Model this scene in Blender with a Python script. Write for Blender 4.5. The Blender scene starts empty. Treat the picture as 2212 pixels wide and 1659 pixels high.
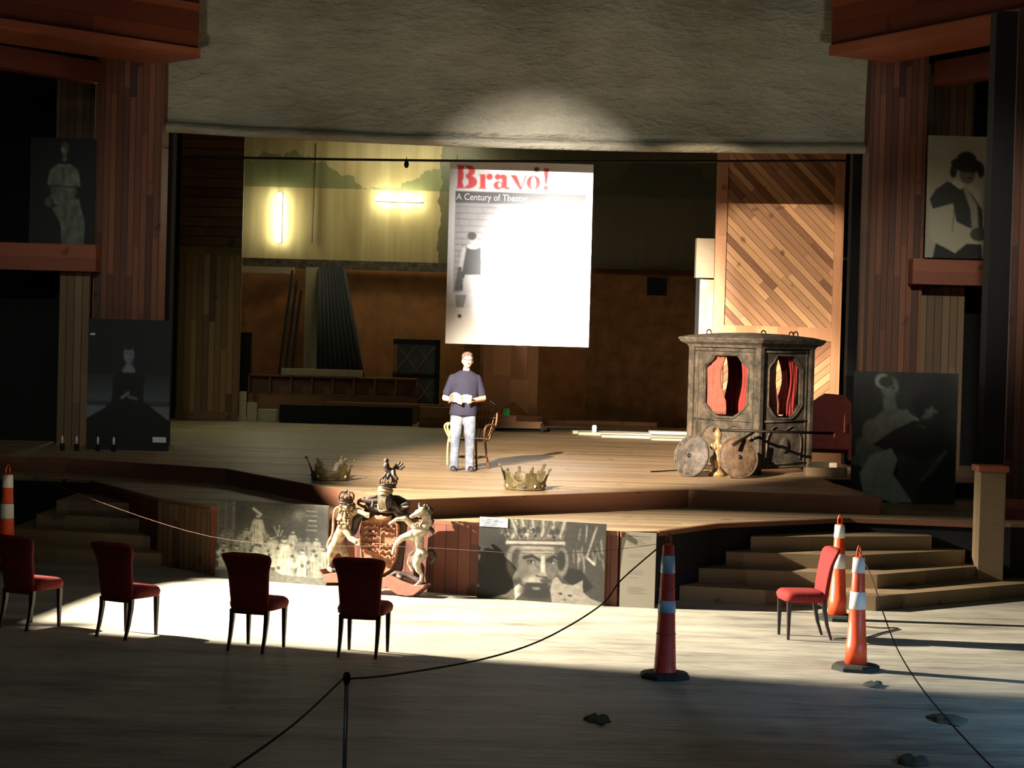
import bpy, math, random
import numpy as np
from mathutils import Vector, Matrix, Euler
random.seed(7)
PI = math.pi
SC = bpy.context.scene
COL = SC.collection

# ------------------------------------------------------------------ camera
F_PX, W_PX, H_PX = 4200.0, 2212.0, 1659.0
CAM_Z, PITCH, ROLL = 3.0, math.atan(84.5/4200.0), math.radians(1.55)
fw = Vector((0, math.cos(PITCH), -math.sin(PITCH)))
r0 = Vector((1, 0, 0)); u0 = Vector((0, math.sin(PITCH), math.cos(PITCH)))
RT = math.cos(ROLL)*r0 + math.sin(ROLL)*u0
UP = -math.sin(ROLL)*r0 + math.cos(ROLL)*u0
cam = bpy.data.cameras.new('camera'); camo = bpy.data.objects.new('camera', cam); COL.objects.link(camo)
cam.sensor_width = 36; cam.lens = 36*F_PX/W_PX; cam.clip_end = 200
camo.matrix_world = Matrix(((RT.x, UP.x, -fw.x, 0), (RT.y, UP.y, -fw.y, 0), (RT.z, UP.z, -fw.z, CAM_Z), (0, 0, 0, 1)))
SC.camera = camo
def ray(px, py):
    return RT*((px-W_PX/2)/F_PX) + UP*((H_PX/2-py)/F_PX) + fw
def PY(px, py, Y):                      # where the sight line meets the upright plane at distance Y
    d = ray(px, py); t = Y/d.y
    return Vector((d.x*t, Y, CAM_Z+d.z*t))
def PZ(px, py, z):                      # where it meets the level plane at height z
    d = ray(px, py); t = (z-CAM_Z)/d.z
    return Vector((d.x*t, d.y*t, z))

# ------------------------------------------------------------------ world, exposure
w = bpy.data.worlds.new('world'); SC.world = w; w.use_nodes = True
w.node_tree.nodes['Background'].inputs[0].default_value = (0.55, 0.6, 0.5, 1)
w.node_tree.nodes['Background'].inputs[1].default_value = 0.018
SC.view_settings.view_transform = 'Standard'; SC.view_settings.look = 'None'
SC.view_settings.gamma = 1; SC.view_settings.exposure = 0.0; SC.view_settings.use_curve_mapping = False

# ------------------------------------------------------------------ lights
def aim(o, target):
    o.rotation_euler = (Vector(target)-o.location).to_track_quat('-Z', 'Y').to_euler()
def spot(name, loc, target, power, col, deg, blend, rad=0.05):
    l = bpy.data.lights.new(name, 'SPOT'); o = bpy.data.objects.new(name, l); COL.objects.link(o)
    l.energy = power; l.color = col; l.spot_size = math.radians(deg); l.spot_blend = blend; l.shadow_soft_size = rad
    o.location = loc; aim(o, target); return o
def area(name, loc, target, power, col, sx, sy):
    l = bpy.data.lights.new(name, 'AREA'); o = bpy.data.objects.new(name, l); COL.objects.link(o)
    l.shape = 'RECTANGLE'; l.size = sx; l.size_y = sy; l.energy = power; l.color = col
    o.location = loc; aim(o, target); return o
SIDE = Vector((-10.6, 22.8, 6.6))
FOH = Vector((-5.4, 11.3, 8.2))
spot('side_spot', SIDE, (-0.9, 21.6, 0.0), 56000, (1.0, 0.88, 0.70), 46, 1.0, 0.014)
spot('front_wash_spot', FOH, (1.45, 32.0, 1.3), 95000, (1.0, 0.82, 0.62), 20.8, 0.6, 0.03)
spot('flat_spot', (FOH.x, FOH.y, FOH.z), PY(1690, 630, 38), 30000, (1.0, 0.82, 0.60), 8.2, 0.45, 0.03)  # added spot, brightens the diagonal flat past the wash edge
spot('poster_spot', (FOH.x+0.1, FOH.y, FOH.z+0.05), PY(1258, 605, 35), 230000, (1.0, 0.93, 0.84), 9.8, 1.0, 0.03)
spot('poster_fill_spot', (FOH.x+0.1, FOH.y, FOH.z+0.1), PY(1215, 508, 35), 42000, (1.0, 0.92, 0.86), 11.2, 0.9, 0.03)
spot('performer_spot', (FOH.x+0.05, FOH.y, FOH.z), PY(1004, 825, 29), 13000, (0.88, 0.86, 1.0), 4.0, 0.8, 0.03)
for i, x in enumerate((-5, -1.7, 1.7, 5)):
    spot('curtain_uplight', (x, 20, 3.4), (x, 33, 7.7), 800, (0.93, 1.0, 0.88), 19, 1.0, 0.3)  # added fill from below to lift the curtain's brightness
area('house_light', (-3, 2, 9), (-1, 24, 0), 20, (0.74, 0.98, 0.82), 8, 3)  # added broad fill from above the audience
area('balcony_light', (0, 13, 10.5), (0, 34, 2.5), 110, (0.90, 0.98, 0.86), 12, 1)  # added fill for the boards beside the stage opening
spot('portal_spot', (-3, 12, 9), (-6.5, 31, 3.6), 2000, (0.95, 0.95, 0.84), 21, 1.0, 0.3)  # added to brighten the left portal
spot('portal_spot', (3, 12, 9), (6.3, 31, 3.5), 5600, (1.0, 0.95, 0.82), 17, 1.0, 0.3)  # added to brighten the right portal
spot('daylight_from_side_door', (11, 8, 4.0), (6.8, 13.8, 0), 5200, (0.28, 0.58, 1.0), 40, 1.0, 0.4)
area('backdrop_work_light', (-2.5, 45.8, 7.8), (-3.0, 47.5, 4.5), 80, (1.0, 0.95, 0.60), 3.0, 0.6)  # added fill, spreads the tubes' glow over the backdrop
area('wing_work_light', (-8.5, 39.5, 5.5), (-2.5, 38, 1), 38, (0.80, 1.0, 0.45), 1.0, 1.0)  # added greenish fill for the wing floor and flat

# ------------------------------------------------------------------ helpers: tagging, mesh building
def S(r, g, b):                          # sRGB 0..255 to linear
    return tuple((c/255/12.92 if c/255 <= 0.04045 else ((c/255+0.055)/1.055)**2.4) for c in (r, g, b))
def tag(o, label=None, cat=None, group=None, kind=None):
    if label: o['label'] = label
    if cat: o['category'] = cat
    if group: o['group'] = group
    if kind: o['kind'] = kind
    return o
def thing(name, label, cat, loc=(0, 0, 0), rz=0, group=None, rot=None):
    o = bpy.data.objects.new(name, None); COL.objects.link(o); o.empty_display_size = 0.2
    o.location = loc; o.rotation_euler = rot if rot else (0, 0, rz)
    return tag(o, label, cat, group)
def setting(name, loc=(0, 0, 0)):
    o = bpy.data.objects.new(name, None); COL.objects.link(o); o.location = loc; o['kind'] = 'structure'; return o

class MB:
    def __init__(s): s.v = []; s.f = []
    def add(s, vs, fs, M=None):
        n = len(s.v)
        s.v += [tuple(M @ Vector(v)) if M else tuple(v) for v in vs]
        s.f += [tuple(i+n for i in f) for f in fs]; return s
    def box(s, x0, x1, y0, y1, z0, z1, M=None):
        vs = [(x, y, z) for z in (z0, z1) for y in (y0, y1) for x in (x0, x1)]
        return s.add(vs, [(0, 2, 3, 1), (4, 5, 7, 6), (0, 1, 5, 4), (2, 6, 7, 3), (0, 4, 6, 2), (1, 3, 7, 5)], M)
    def prism(s, pts, a, b, plane='xy', M=None):
        n = len(pts); area_ = sum(pts[i][0]*pts[(i+1) % n][1]-pts[(i+1) % n][0]*pts[i][1] for i in range(n))
        if area_ < 0: pts = pts[::-1]
        if plane == 'xy': lo = [(p[0], p[1], a) for p in pts]; hi = [(p[0], p[1], b) for p in pts]
        else: lo = [(p[0], b, p[1]) for p in pts]; hi = [(p[0], a, p[1]) for p in pts]
        fs = [tuple(range(n))[::-1], tuple(range(n, 2*n))]
        fs += [(i, (i+1) % n, n+(i+1) % n, n+i) for i in range(n)]
        return s.add(lo+hi, fs, M)
    def tube(s, pts, r, n=10, M=None, closed=False, flat=None):
        pts = [Vector(p) for p in pts]; m = len(pts)
        rr = r if isinstance(r, (list, tuple)) else [r]*m
        vs = []; side = None
        for i, p in enumerate(pts):
            if closed: d = pts[(i+1) % m]-pts[i-1]
            else: d = pts[min(i+1, m-1)]-pts[max(i-1, 0)]
            d.normalize()
            if side is None:
                side = d.cross(Vector((0, 0, 1)))
                if side.length < 0.1: side = d.cross(Vector((1, 0, 0)))
            side = (side-d*side.dot(d)).normalized(); up = side.cross(d)
            for k in range(n):
                a = 2*PI*k/n
                vs.append(p+side*math.cos(a)*rr[i]+up*math.sin(a)*rr[i]*(flat or 1))
        fs = []
        for i in range(m if closed else m-1):
            j = (i+1) % m
            fs += [(i*n+k, i*n+(k+1) % n, j*n+(k+1) % n, j*n+k) for k in range(n)]
        if not closed: fs += [tuple(range(n))[::-1], tuple(range((m-1)*n, m*n))]
        return s.add(vs, fs, M)
    def lathe(s, prof, n=24, c=(0, 0, 0), M=None):
        vs = [(c[0]+r*math.cos(2*PI*k/n), c[1]+r*math.sin(2*PI*k/n), c[2]+z) for r, z in prof for k in range(n)]
        fs = [(i*n+k, i*n+(k+1) % n, (i+1)*n+(k+1) % n, (i+1)*n+k) for i in range(len(prof)-1) for k in range(n)]
        fs += [tuple(range(n))[::-1], tuple(range((len(prof)-1)*n, len(prof)*n))]
        return s.add(vs, fs, M)
    def ball(s, c, r, n=12, M=None):
        if not isinstance(r, (list, tuple)): r = (r, r, r)
        m = n//2+2; vs = []; fs = []
        for i in range(m+1):
            t = PI*i/m
            for k in range(n):
                a = 2*PI*k/n; vs.append((c[0]+r[0]*math.sin(t)*math.cos(a), c[1]+r[1]*math.sin(t)*math.sin(a), c[2]-r[2]*math.cos(t)))
        fs = [(i*n+k, i*n+(k+1) % n, (i+1)*n+(k+1) % n, (i+1)*n+k) for i in range(m) for k in range(n)]
        return s.add(vs, fs, M)
    def loft(s, secs, M=None, cap=True):
        n = len(secs[0]); vs = [v for sec in secs for v in sec]
        fs = [(i*n+k, i*n+(k+1) % n, (i+1)*n+(k+1) % n, (i+1)*n+k) for i in range(len(secs)-1) for k in range(n)]
        if cap: fs += [tuple(range(n))[::-1], tuple(range((len(secs)-1)*n, len(secs)*n))]
        return s.add(vs, fs, M)
    def capsule(s, p, q, r1, r2, n=12):
        p = Vector(p); q = Vector(q); d = q-p; L = d.length
        if L < 1e-5: return s.ball(p, r1, n)
        M = Matrix.Translation(p) @ d.to_track_quat('Z', 'X').to_matrix().to_4x4()
        prof = [(max(r1*math.cos(a), 1e-4), r1*math.sin(a)) for a in (-PI/2, -PI/3, -PI/6)] + [(r1, 0), (r2, L)] + \
               [(max(r2*math.cos(a), 1e-4), L+r2*math.sin(a)) for a in (PI/6, PI/3, PI/2)]
        return s.lathe(prof, n, M=M)
    def build(s, name, m, parent=None, smooth=False, bevel=0, loc=None):
        me = bpy.data.meshes.new(name); me.from_pydata(s.v, [], s.f); me.update(); me.validate()
        if smooth: me.polygons.foreach_set('use_smooth', [True]*len(me.polygons))
        if m: me.materials.append(m)
        o = bpy.data.objects.new(name, me); COL.objects.link(o)
        if parent: o.parent = parent
        if loc: o.location = loc
        if bevel:
            b = o.modifiers.new('bevel', 'BEVEL'); b.width = bevel; b.segments = 2; b.limit_method = 'ANGLE'; b.angle_limit = math.radians(40)
        return o
    def organic(s, name, m, parent=None, voxel=0.008, it=6, fac=0.6):
        o = s.build(name, m, parent)
        r = o.modifiers.new('r', 'REMESH'); r.mode = 'VOXEL'; r.voxel_size = voxel; r.use_smooth_shade = True
        q = o.modifiers.new('s', 'SMOOTH'); q.iterations = it; q.factor = fac
        dg = bpy.context.evaluated_depsgraph_get(); dg.update()
        me = bpy.data.meshes.new_from_object(o.evaluated_get(dg)); me.name = name
        o.modifiers.clear(); o.data = me
        me.polygons.foreach_set('use_smooth', [True]*len(me.polygons))
        if not me.materials: me.materials.append(m)
        return o
def spline(pts, k=6):                    # Catmull-Rom through the points
    P = [Vector(p) for p in pts]; P = [P[0]]+P+[P[-1]]; out = []
    for i in range(1, len(P)-2):
        for j in range(k):
            t = j/k
            out.append(0.5*((2*P[i])+(P[i+1]-P[i-1])*t+(2*P[i-1]-5*P[i]+4*P[i+1]-P[i+2])*t*t+(3*P[i]-P[i-1]-3*P[i+1]+P[i+2])*t**3))
    return out+[P[-2]]
def lerpn(vals, n):
    return [float(x) for x in np.interp(np.linspace(0, len(vals)-1, n), range(len(vals)), vals)]
def copy_tree(o, parent=None):
    c = o.copy(); COL.objects.link(c); c.parent = parent
    for ch in list(o.children): copy_tree(ch, c)
    return c

# ------------------------------------------------------------------ materials
class NT:
    def __init__(s, name):
        s.m = bpy.data.materials.new(name); s.m.use_nodes = True; s.t = s.m.node_tree
        s.b = s.t.nodes['Principled BSDF']
    def n(s, kind, **kw):
        x = s.t.nodes.new(kind)
        for k, v in kw.items(): setattr(x, k, v)
        return x
    def l(s, a, b): s.t.links.new(a, b)
    def math(s, op, a, b=None, c=None):
        x = s.n('ShaderNodeMath', operation=op)
        for i, v in enumerate((a, b, c)):
            if v is None: continue
            if isinstance(v, (int, float)): x.inputs[i].default_value = v
            else: s.l(v, x.inputs[i])
        return x.outputs[0]
    def coords(s, scale=(1, 1, 1), rot=(0, 0, 0)):
        tc = s.n('ShaderNodeTexCoord'); mp = s.n('ShaderNodeMapping')
        mp.inputs['Scale'].default_value = scale; mp.inputs['Rotation'].default_value = rot
        s.l(tc.outputs['Object'], mp.inputs[0]); return mp.outputs[0]
    def noise(s, vec, scale, detail=4, rough=0.6):
        x = s.n('ShaderNodeTexNoise'); x.inputs['Scale'].default_value = scale
        x.inputs['Detail'].default_value = detail; x.inputs['Roughness'].default_value = rough
        s.l(vec, x.inputs['Vector']); return x.outputs['Fac']
    def ramp(s, fac, stops):
        x = s.n('ShaderNodeValToRGB'); e = x.color_ramp.elements
        while len(e) < len(stops): e.new(0.5)
        for i, (p, c) in enumerate(stops): e[i].position = p; e[i].color = (*c, 1)
        s.l(fac, x.inputs[0]); return x.outputs[0]
    def mix(s, fac, a, b, mode='MIX'):
        x = s.n('ShaderNodeMix', data_type='RGBA', blend_type=mode)
        for i, v in ((0, fac), (6, a), (7, b)):
            if isinstance(v, (int, float)): x.inputs[i].default_value = v
            elif isinstance(v, tuple): x.inputs[i].default_value = (*v, 1)
            else: s.l(v, x.inputs[i])
        return x.outputs[2]
    def bump(s, h, strength=0.3, dist=0.01):
        x = s.n('ShaderNodeBump'); x.inputs['Strength'].default_value = strength; x.inputs['Distance'].default_value = dist
        s.l(h, x.inputs['Height']); s.l(x.outputs[0], s.b.inputs['Normal'])
def mat(name, c, rough=0.7, metal=0.0, var=0.25, nscale=12, bump=0.0, stretch=(1, 1, 1), coat=0):
    t = NT(name); v = t.coords(stretch); f = t.noise(v, nscale)
    lo = tuple(x*(1-var) for x in c); hi = tuple(min(1, x*(1+var)) for x in c)
    t.l(t.ramp(f, [(0.3, lo), (0.7, hi)]), t.b.inputs['Base Color'])
    t.b.inputs['Roughness'].default_value = rough; t.b.inputs['Metallic'].default_value = metal
    if coat: t.b.inputs['Coat Weight'].default_value = coat
    if bump: t.bump(f, bump, 0.02)
    return t.m
def boards(name, c1, c2, width, across='X', along='Z', rot=(0, 0, 0), rough=0.6, gap=0.03, knots=True, glow=1.0, lens=3.0):
    """separate boards: each its own tone, grain along the board, dark joint between"""
    t = NT(name); v = t.coords((1, 1, 1), rot); sp = t.n('ShaderNodeSeparateXYZ'); t.l(v, sp.inputs[0])
    q = t.math('DIVIDE', sp.outputs[across], width); idx = t.math('FLOOR', q); fr = t.math('FRACT', q)
    wn0 = t.n('ShaderNodeTexWhiteNoise', noise_dimensions='1D'); t.l(idx, wn0.inputs['W'])
    seg = t.math('FLOOR', t.math('ADD', t.math('DIVIDE', sp.outputs[along], lens), t.math('MULTIPLY', wn0.outputs['Value'], 7.3)))
    wn = t.n('ShaderNodeTexWhiteNoise', noise_dimensions='2D')
    cb = t.n('ShaderNodeCombineXYZ'); t.l(idx, cb.inputs[0]); t.l(seg, cb.inputs[1]); t.l(cb.outputs[0], wn.inputs['Vector'])
    sc = {'X': [18, 18, 18], 'Y': [18, 18, 18], 'Z': [18, 18, 18]}[along]; sc['XYZ'.index(along)] = 0.9
    mp = t.n('ShaderNodeMapping'); mp.inputs['Scale'].default_value = sc; t.l(v, mp.inputs[0])
    g = t.noise(mp.outputs[0], 2.2, 5, 0.65)
    f = t.math('ADD', t.math('MULTIPLY', wn.outputs['Value'], 0.62), t.math('MULTIPLY', g, 0.38))
    col = t.ramp(f, [(0.15, c1), (0.85, c2)])
    if knots:
        k = t.noise(v, 3.1, 1, 0.4)
        col = t.mix(t.ramp(k, [(0.70, (0, 0, 0)), (0.76, (0.7, 0.7, 0.7))]), col, tuple(x*0.4 for x in c1))
    edge = t.math('MINIMUM', fr, t.math('SUBTRACT', 1.0, fr))
    joint = t.math('LESS_THAN', edge, gap)
    col = t.mix(joint, col, tuple(x*0.22 for x in c1))
    t.l(col, t.b.inputs['Base Color']); t.b.inputs['Roughness'].default_value = rough
    t.bump(t.math('SUBTRACT', g, t.math('MULTIPLY', joint, 1.5)), 0.25, 0.01)
    return t.m
def floor_mat():
    t = NT('worn_floor_paint'); v = t.coords((0.35, 1.6, 1)); v1 = t.coords((1, 1, 1))
    a = t.noise(v, 1.3, 6, 0.65); b = t.noise(v1, 0.5, 4, 0.6)
    v2 = t.coords((0.8, 6, 1)); c = t.noise(v2, 2.6, 6, 0.7)
    f = t.math('ADD', t.math('MULTIPLY', a, 0.4), t.math('ADD', t.math('MULTIPLY', b, 0.25), t.math('MULTIPLY', c, 0.35)))
    col = t.ramp(f, [(0.36, S(86, 84, 76)), (0.47, S(144, 140, 127)), (0.60, S(186, 181, 164))])
    d = t.noise(t.coords((0.7, 2.2, 1)), 3.0, 3, 0.5)
    col = t.mix(t.ramp(d, [(0.70, (0, 0, 0)), (0.75, (0.8, 0.8, 0.8))]), col, S(92, 84, 74))
    t.l(col, t.b.inputs['Base Color']); t.b.inputs['Roughness'].default_value = 0.62
    t.bump(c, 0.25, 0.01); return t.m
def weathered(name, c1, c2, c3, rough=0.8, sc=5, stretch=(1, 1, 1), bump=0.4):
    t = NT(name); v = t.coords(stretch); f = t.noise(v, sc, 8, 0.72)
    t.l(t.ramp(f, [(0.34, c1), (0.5, c2), (0.64, c3)]), t.b.inputs['Base Color'])
    t.b.inputs['Roughness'].default_value = rough; t.bump(f, bump, 0.02); return t.m
def paint_mat():
    t = NT('printed_picture'); a = t.n('ShaderNodeVertexColor', layer_name='ink')
    t.l(a.outputs['Color'], t.b.inputs['Base Color']); t.b.inputs['Roughness'].default_value = 0.55; return t.m
def glow_mat(name, c, strength):
    t = NT(name); t.b.inputs['Base Color'].default_value = (*c, 1)
    t.b.inputs['Emission Color'].default_value = (*c, 1); t.b.inputs['Emission Strength'].default_value = strength; return t.m

M_FLOOR = floor_mat()
M_STAGE = boards('stage_planks', S(128, 106, 80), S(182, 156, 120), 0.14, 'Y', 'X', gap=0.02, rough=0.5, lens=4)
M_FASCIA = boards('stage_fascia', S(104, 66, 46), S(140, 94, 68), 0.5, 'Z', 'X', gap=0.0, rough=0.5, lens=2.4)
M_WALLB = boards('stage_front_boards', S(92, 50, 38), S(126, 72, 54), 0.16, 'X', 'Z', gap=0.03)
M_STEP = boards('step_planks', S(112, 94, 70), S(154, 132, 100), 0.5, 'Y', 'X', gap=0.0, lens=2)
M_RED = boards('redwood_boards', S(64, 32, 20), S(140, 84, 52), 0.105, 'X', 'Z', gap=0.05, rough=0.55)
M_REDH = boards('redwood_header', S(92, 40, 26), S(122, 58, 36), 0.4, 'Z', 'X', gap=0.01, rough=0.5)
M_TRIM = boards('redwood_trim', S(128, 66, 42), S(160, 90, 60), 0.2, 'Z', 'X', gap=0.0, rough=0.5)
M_DIM = boards('old_grey_boards', S(92, 70, 48), S(138, 108, 76), 0.13, 'X', 'Z', gap=0.05)
M_OLIVE = boards('flat_boards_vertical', S(72, 44, 22), S(150, 112, 66), 0.14, 'X', 'Z', gap=0.04)
M_OLIVEH = boards('flat_boards_horizontal', S(80, 52, 28), S(118, 86, 50), 0.22, 'Z', 'X', gap=0.06)
M_DIAG = boards('diagonal_boards', S(112, 66, 40), S(222, 172, 124), 0.125, 'Z', 'X', rot=(0, math.radians(-45), 0), gap=0.035, lens=2.2)
M_DIAG2 = boards('diagonal_boards_rising', S(120, 72, 46), S(222, 172, 124), 0.125, 'Z', 'X', rot=(0, math.radians(40), 0), gap=0.035, lens=2.2)
M_FRAME = boards('pale_frame_timber', S(178, 124, 88), S(212, 158, 114), 0.4, 'X', 'Z', gap=0.0, lens=1.5)
M_BLACK = mat('black_cloth', (0.003, 0.0035, 0.0035), 0.9, var=0.3)
M_BLACKP = mat('black_paint', (0.006, 0.006, 0.0065), 0.9, var=0.3)
M_PLY = mat('plywood_wall', S(150, 100, 54), 0.8, var=0.3, nscale=2.2)
M_DARKW = mat('dark_brown_cloth', S(122, 86, 50), 0.95, var=0.35, nscale=3)
M_PALE = mat('pale_board', S(176, 166, 138), 0.8, var=0.1)
M_MID = boards('stored_timber', S(96, 62, 36), S(142, 98, 60), 0.3, 'Z', 'X', gap=0.0)
M_CUR = None
M_VELVET = mat('dark_red_velvet', S(132, 26, 22), 0.85, var=0.25, nscale=30)
M_LEG = mat('dark_stained_leg', S(48, 28, 20), 0.35, var=0.2)
M_SKIN = mat('skin', S(226, 178, 152), 0.55, var=0.06)
M_HAIR = mat('brown_hair', S(110, 84, 68), 0.8, var=0.4, nscale=60, bump=0.5)
M_SHIRT = mat('navy_cotton', S(36, 35, 54), 0.9, var=0.15, nscale=8)
M_JEAN = weathered('washed_denim', S(70, 80, 100), S(104, 114, 132), S(156, 160, 164), 0.9, 3, bump=0.1)
M_SHOE = mat('dark_leather', S(46, 40, 40), 0.5)
M_PAPER = mat('white_paper', S(244, 243, 240), 0.8, var=0.02)
M_GOLD = weathered('tarnished_gold', S(38, 34, 20), S(70, 62, 38), S(98, 86, 54), 0.5, 9)
M_LION = weathered('cream_carving', S(84, 64, 44), S(160, 136, 104), S(200, 176, 142), 0.75, 14)
M_LIONM = weathered('shaded_cream_carving', S(76, 56, 38), S(140, 114, 82), S(186, 160, 124), 0.75, 16)  # mane cream, a little darker to contrast with the body
M_HORSE = weathered('pale_carving', S(110, 94, 76), S(184, 168, 144), S(214, 200, 178), 0.7, 12)
M_SHIELD = weathered('red_brown_carving', S(96, 56, 36), S(148, 94, 66), S(176, 120, 88), 0.75, 16, bump=0.8)
M_DARKC = weathered('dark_brown_carving', S(30, 20, 16), S(58, 42, 33), S(92, 70, 55), 0.6, 8)
M_REDB = mat('salmon_plinth', S(136, 86, 70), 0.7, var=0.15)
M_SEDAN = weathered('worn_grey_green_paint', S(34, 32, 26), S(70, 63, 52), S(100, 87, 72), 0.85, 5)
M_SEDROOF = weathered('roof_leather', S(44, 40, 34), S(76, 69, 58), S(100, 90, 78), 0.85, 7)
M_BRASS = mat('dull_brass', S(140, 116, 78), 0.45, 0.3, 0.2)
M_IRON = mat('dark_iron', S(40, 34, 30), 0.5, 0.6)
M_REDCL = mat('red_curtain', S(140, 42, 36), 0.9, var=0.2)
M_PINK = mat('faded_red_drape', S(132, 74, 60), 0.9, var=0.15)
M_SHLD = weathered('rusted_disc', S(40, 36, 34), S(72, 66, 60), S(98, 88, 78), 0.6, 9)
M_SHLD2 = weathered('brown_rusted_disc', S(52, 40, 30), S(88, 68, 50), S(108, 88, 68), 0.6, 7)
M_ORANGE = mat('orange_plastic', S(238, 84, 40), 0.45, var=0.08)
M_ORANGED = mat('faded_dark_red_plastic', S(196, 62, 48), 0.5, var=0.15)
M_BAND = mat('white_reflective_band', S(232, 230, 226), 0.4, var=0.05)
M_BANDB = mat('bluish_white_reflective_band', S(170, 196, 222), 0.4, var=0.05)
M_RUBBER = mat('black_rubber', S(40, 42, 36), 0.8)
M_CHROME = mat('brushed_metal', S(170, 186, 190), 0.35, 0.7, 0.05)
M_ROPE = mat('brown_rope', S(78, 52, 44), 0.9)
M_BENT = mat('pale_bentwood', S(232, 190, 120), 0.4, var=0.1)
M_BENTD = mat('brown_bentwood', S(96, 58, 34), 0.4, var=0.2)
M_PRINT = paint_mat()
M_WHITEMETAL = mat('white_metal', S(210, 210, 205), 0.5, var=0.05)
M_GREEN = mat('green_tag', S(70, 190, 110), 0.7, var=0.05)
M_DKRED = mat('dark_red_cloth', S(98, 38, 28), 0.9, var=0.2)
M_TUBE = glow_mat('fluorescent_glow', (1.0, 1.0, 0.74), 60)

# ------------------------------------------------------------------ the stage and floor
def flat_xy(pts): return [(p[0], p[1]) for p in pts]
ZU, ZL, ZB = 1.10, 0.87, 0.85
MB().box(-16, 16, -3, 50, -0.25, 0).build('floor', M_FLOOR).__setitem__('kind', 'structure')

up_edge = [PZ(-120, 981, ZU), PZ(144, 989, ZU), PZ(493, 1012, ZU), PZ(701, 1051, ZU), PZ(872, 1079, ZU), PZ(1486, 1057, ZU), PZ(1901, 1074, ZU)]
lo_edge = [PZ(-120, 1026, ZL), PZ(200, 1037, ZL), PZ(348, 1076, ZL), PZ(458, 1092, ZL), PZ(940, 1123, ZL), PZ(1338, 1148, ZL), PZ(1415, 1147, ZL), PZ(1545, 1130, ZL), PZ(1833, 1118, ZL), PZ(2105, 1129, ZL), PZ(2400, 1140, ZL)]
st = setting('stage')
MB().prism(flat_xy(up_edge)+[(4.75, 28.3), (4.75, 29.4), (9, 29.4), (12, 50), (-12, 50), (-12, 30)], ZB+0.01, ZU-0.035).build('stage_base', M_BLACKP, st)
MB().prism(flat_xy(up_edge)+[(4.75, 28.3), (4.75, 29.4), (9, 29.4), (12, 50), (-12, 50), (-12, 30)], ZU-0.035, ZU).build('stage_top', M_STAGE, st)
def boards_along(edge, z0, z1, name, m, parent, t=0.035, segs=None):
    for i in range(len(edge)-1):
        a, b = Vector(edge[i]), Vector(edge[i+1]); d = b-a; d.z = 0; L = d.length
        o = MB().box(0, L, -t, 0.0, z0, z1).build(name, m, parent)
        o.location = (a.x, a.y, 0); o.rotation_euler = (0, 0, math.atan2(d.y, d.x))
boards_along(up_edge, ZL+0.003, ZU-0.003, 'fascia', M_FASCIA, st)
boards_along([up_edge[-1], (4.75, 28.3, 0)], ZL+0.003, ZU-0.003, 'fascia', M_FASCIA, st)
apron = setting('stage_apron')
MB().prism(flat_xy(lo_edge)+[(9, 32), (-9, 32)], 0.0, ZL-0.04).build('apron_base', M_BLACKP, apron)
MB().prism(flat_xy(lo_edge)+[(9, 32), (-9, 32)], ZL-0.04, ZL).build('apron_top', M_STAGE, apron)
boards_along(lo_edge[1:6], ZL-0.045, ZL-0.003, 'nosing', M_FASCIA, apron, 0.032)
boards_along(lo_edge[1:6], 0.0, ZL-0.045, 'front_boards', M_WALLB, apron, 0.03)
boards_along(lo_edge[5:7], 0.0, ZL-0.045, 'front_boards', M_WALLB, apron, 0.03)
boards_along(lo_edge[5:10], ZL-0.06, ZL-0.003, 'nosing', M_FASCIA, apron, 0.05)
boards_along(lo_edge[2:4], 0.0, ZL-0.045, 'pale_boards', M_DIM, apron, 0.045)

def step_block(name, edge, z0, z1, back):
    o = MB().prism(flat_xy(edge)+back, z0, z1).build(name, M_STEP); o['kind'] = 'structure'; return o
R = 0.174
def mk_steps(rows, back, label):
    for i, row in enumerate(rows):
        e = [PZ(x, y, R*(i+1)) for x, y in row]
        o = MB().prism(flat_xy(e)+back(e, i), R*i+0.001, R*(i+1)).build('stage_steps', M_STEP)
        o['kind'] = 'structure'
mk_steps([[(1453, 1264), (1892, 1288), (2290, 1254)], [(1510, 1227), (1895, 1241), (2200, 1216)],
          [(1569, 1192), (1842, 1200), (2085, 1188)], [(1622, 1159), (1838, 1159), (2013, 1158)]],
         lambda e, i: [(e[-1].x, 25.1), (4.4, 25.05), (2.55, 24.1+0.02), (e[0].x, min(24.1, e[0].y+0.35))] if i < 3 else [(e[-1].x, 25.1), (4.4, 25.2), (e[0].x+0.1, 24.5)], '')
mk_steps([[(-60, 1178), (100, 1184), (348, 1196)], [(20, 1141), (325, 1158)], [(79, 1111), (301, 1121)], [(122, 1081), (279, 1087)]],
         lambda e, i: [(e[-1].x, 27.5), (e[0].x, 28.0)], '')

# ------------------------------------------------------------------ room shell
sh = MB().box(-16, 16, 50, 50.3, 0, 14).build('wall_back', M_BLACK); sh['kind'] = 'structure'
for nm, x0, x1 in (('wall_left', -16.3, -16), ('wall_right', 16, 16.3)):
    MB().box(x0, x1, -3, 50, 0, 14).build(nm, M_BLACK)['kind'] = 'structure'
MB().box(-16, 16, -3, 50, 14, 14.3).build('ceiling', M_BLACK)['kind'] = 'structure'

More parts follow.
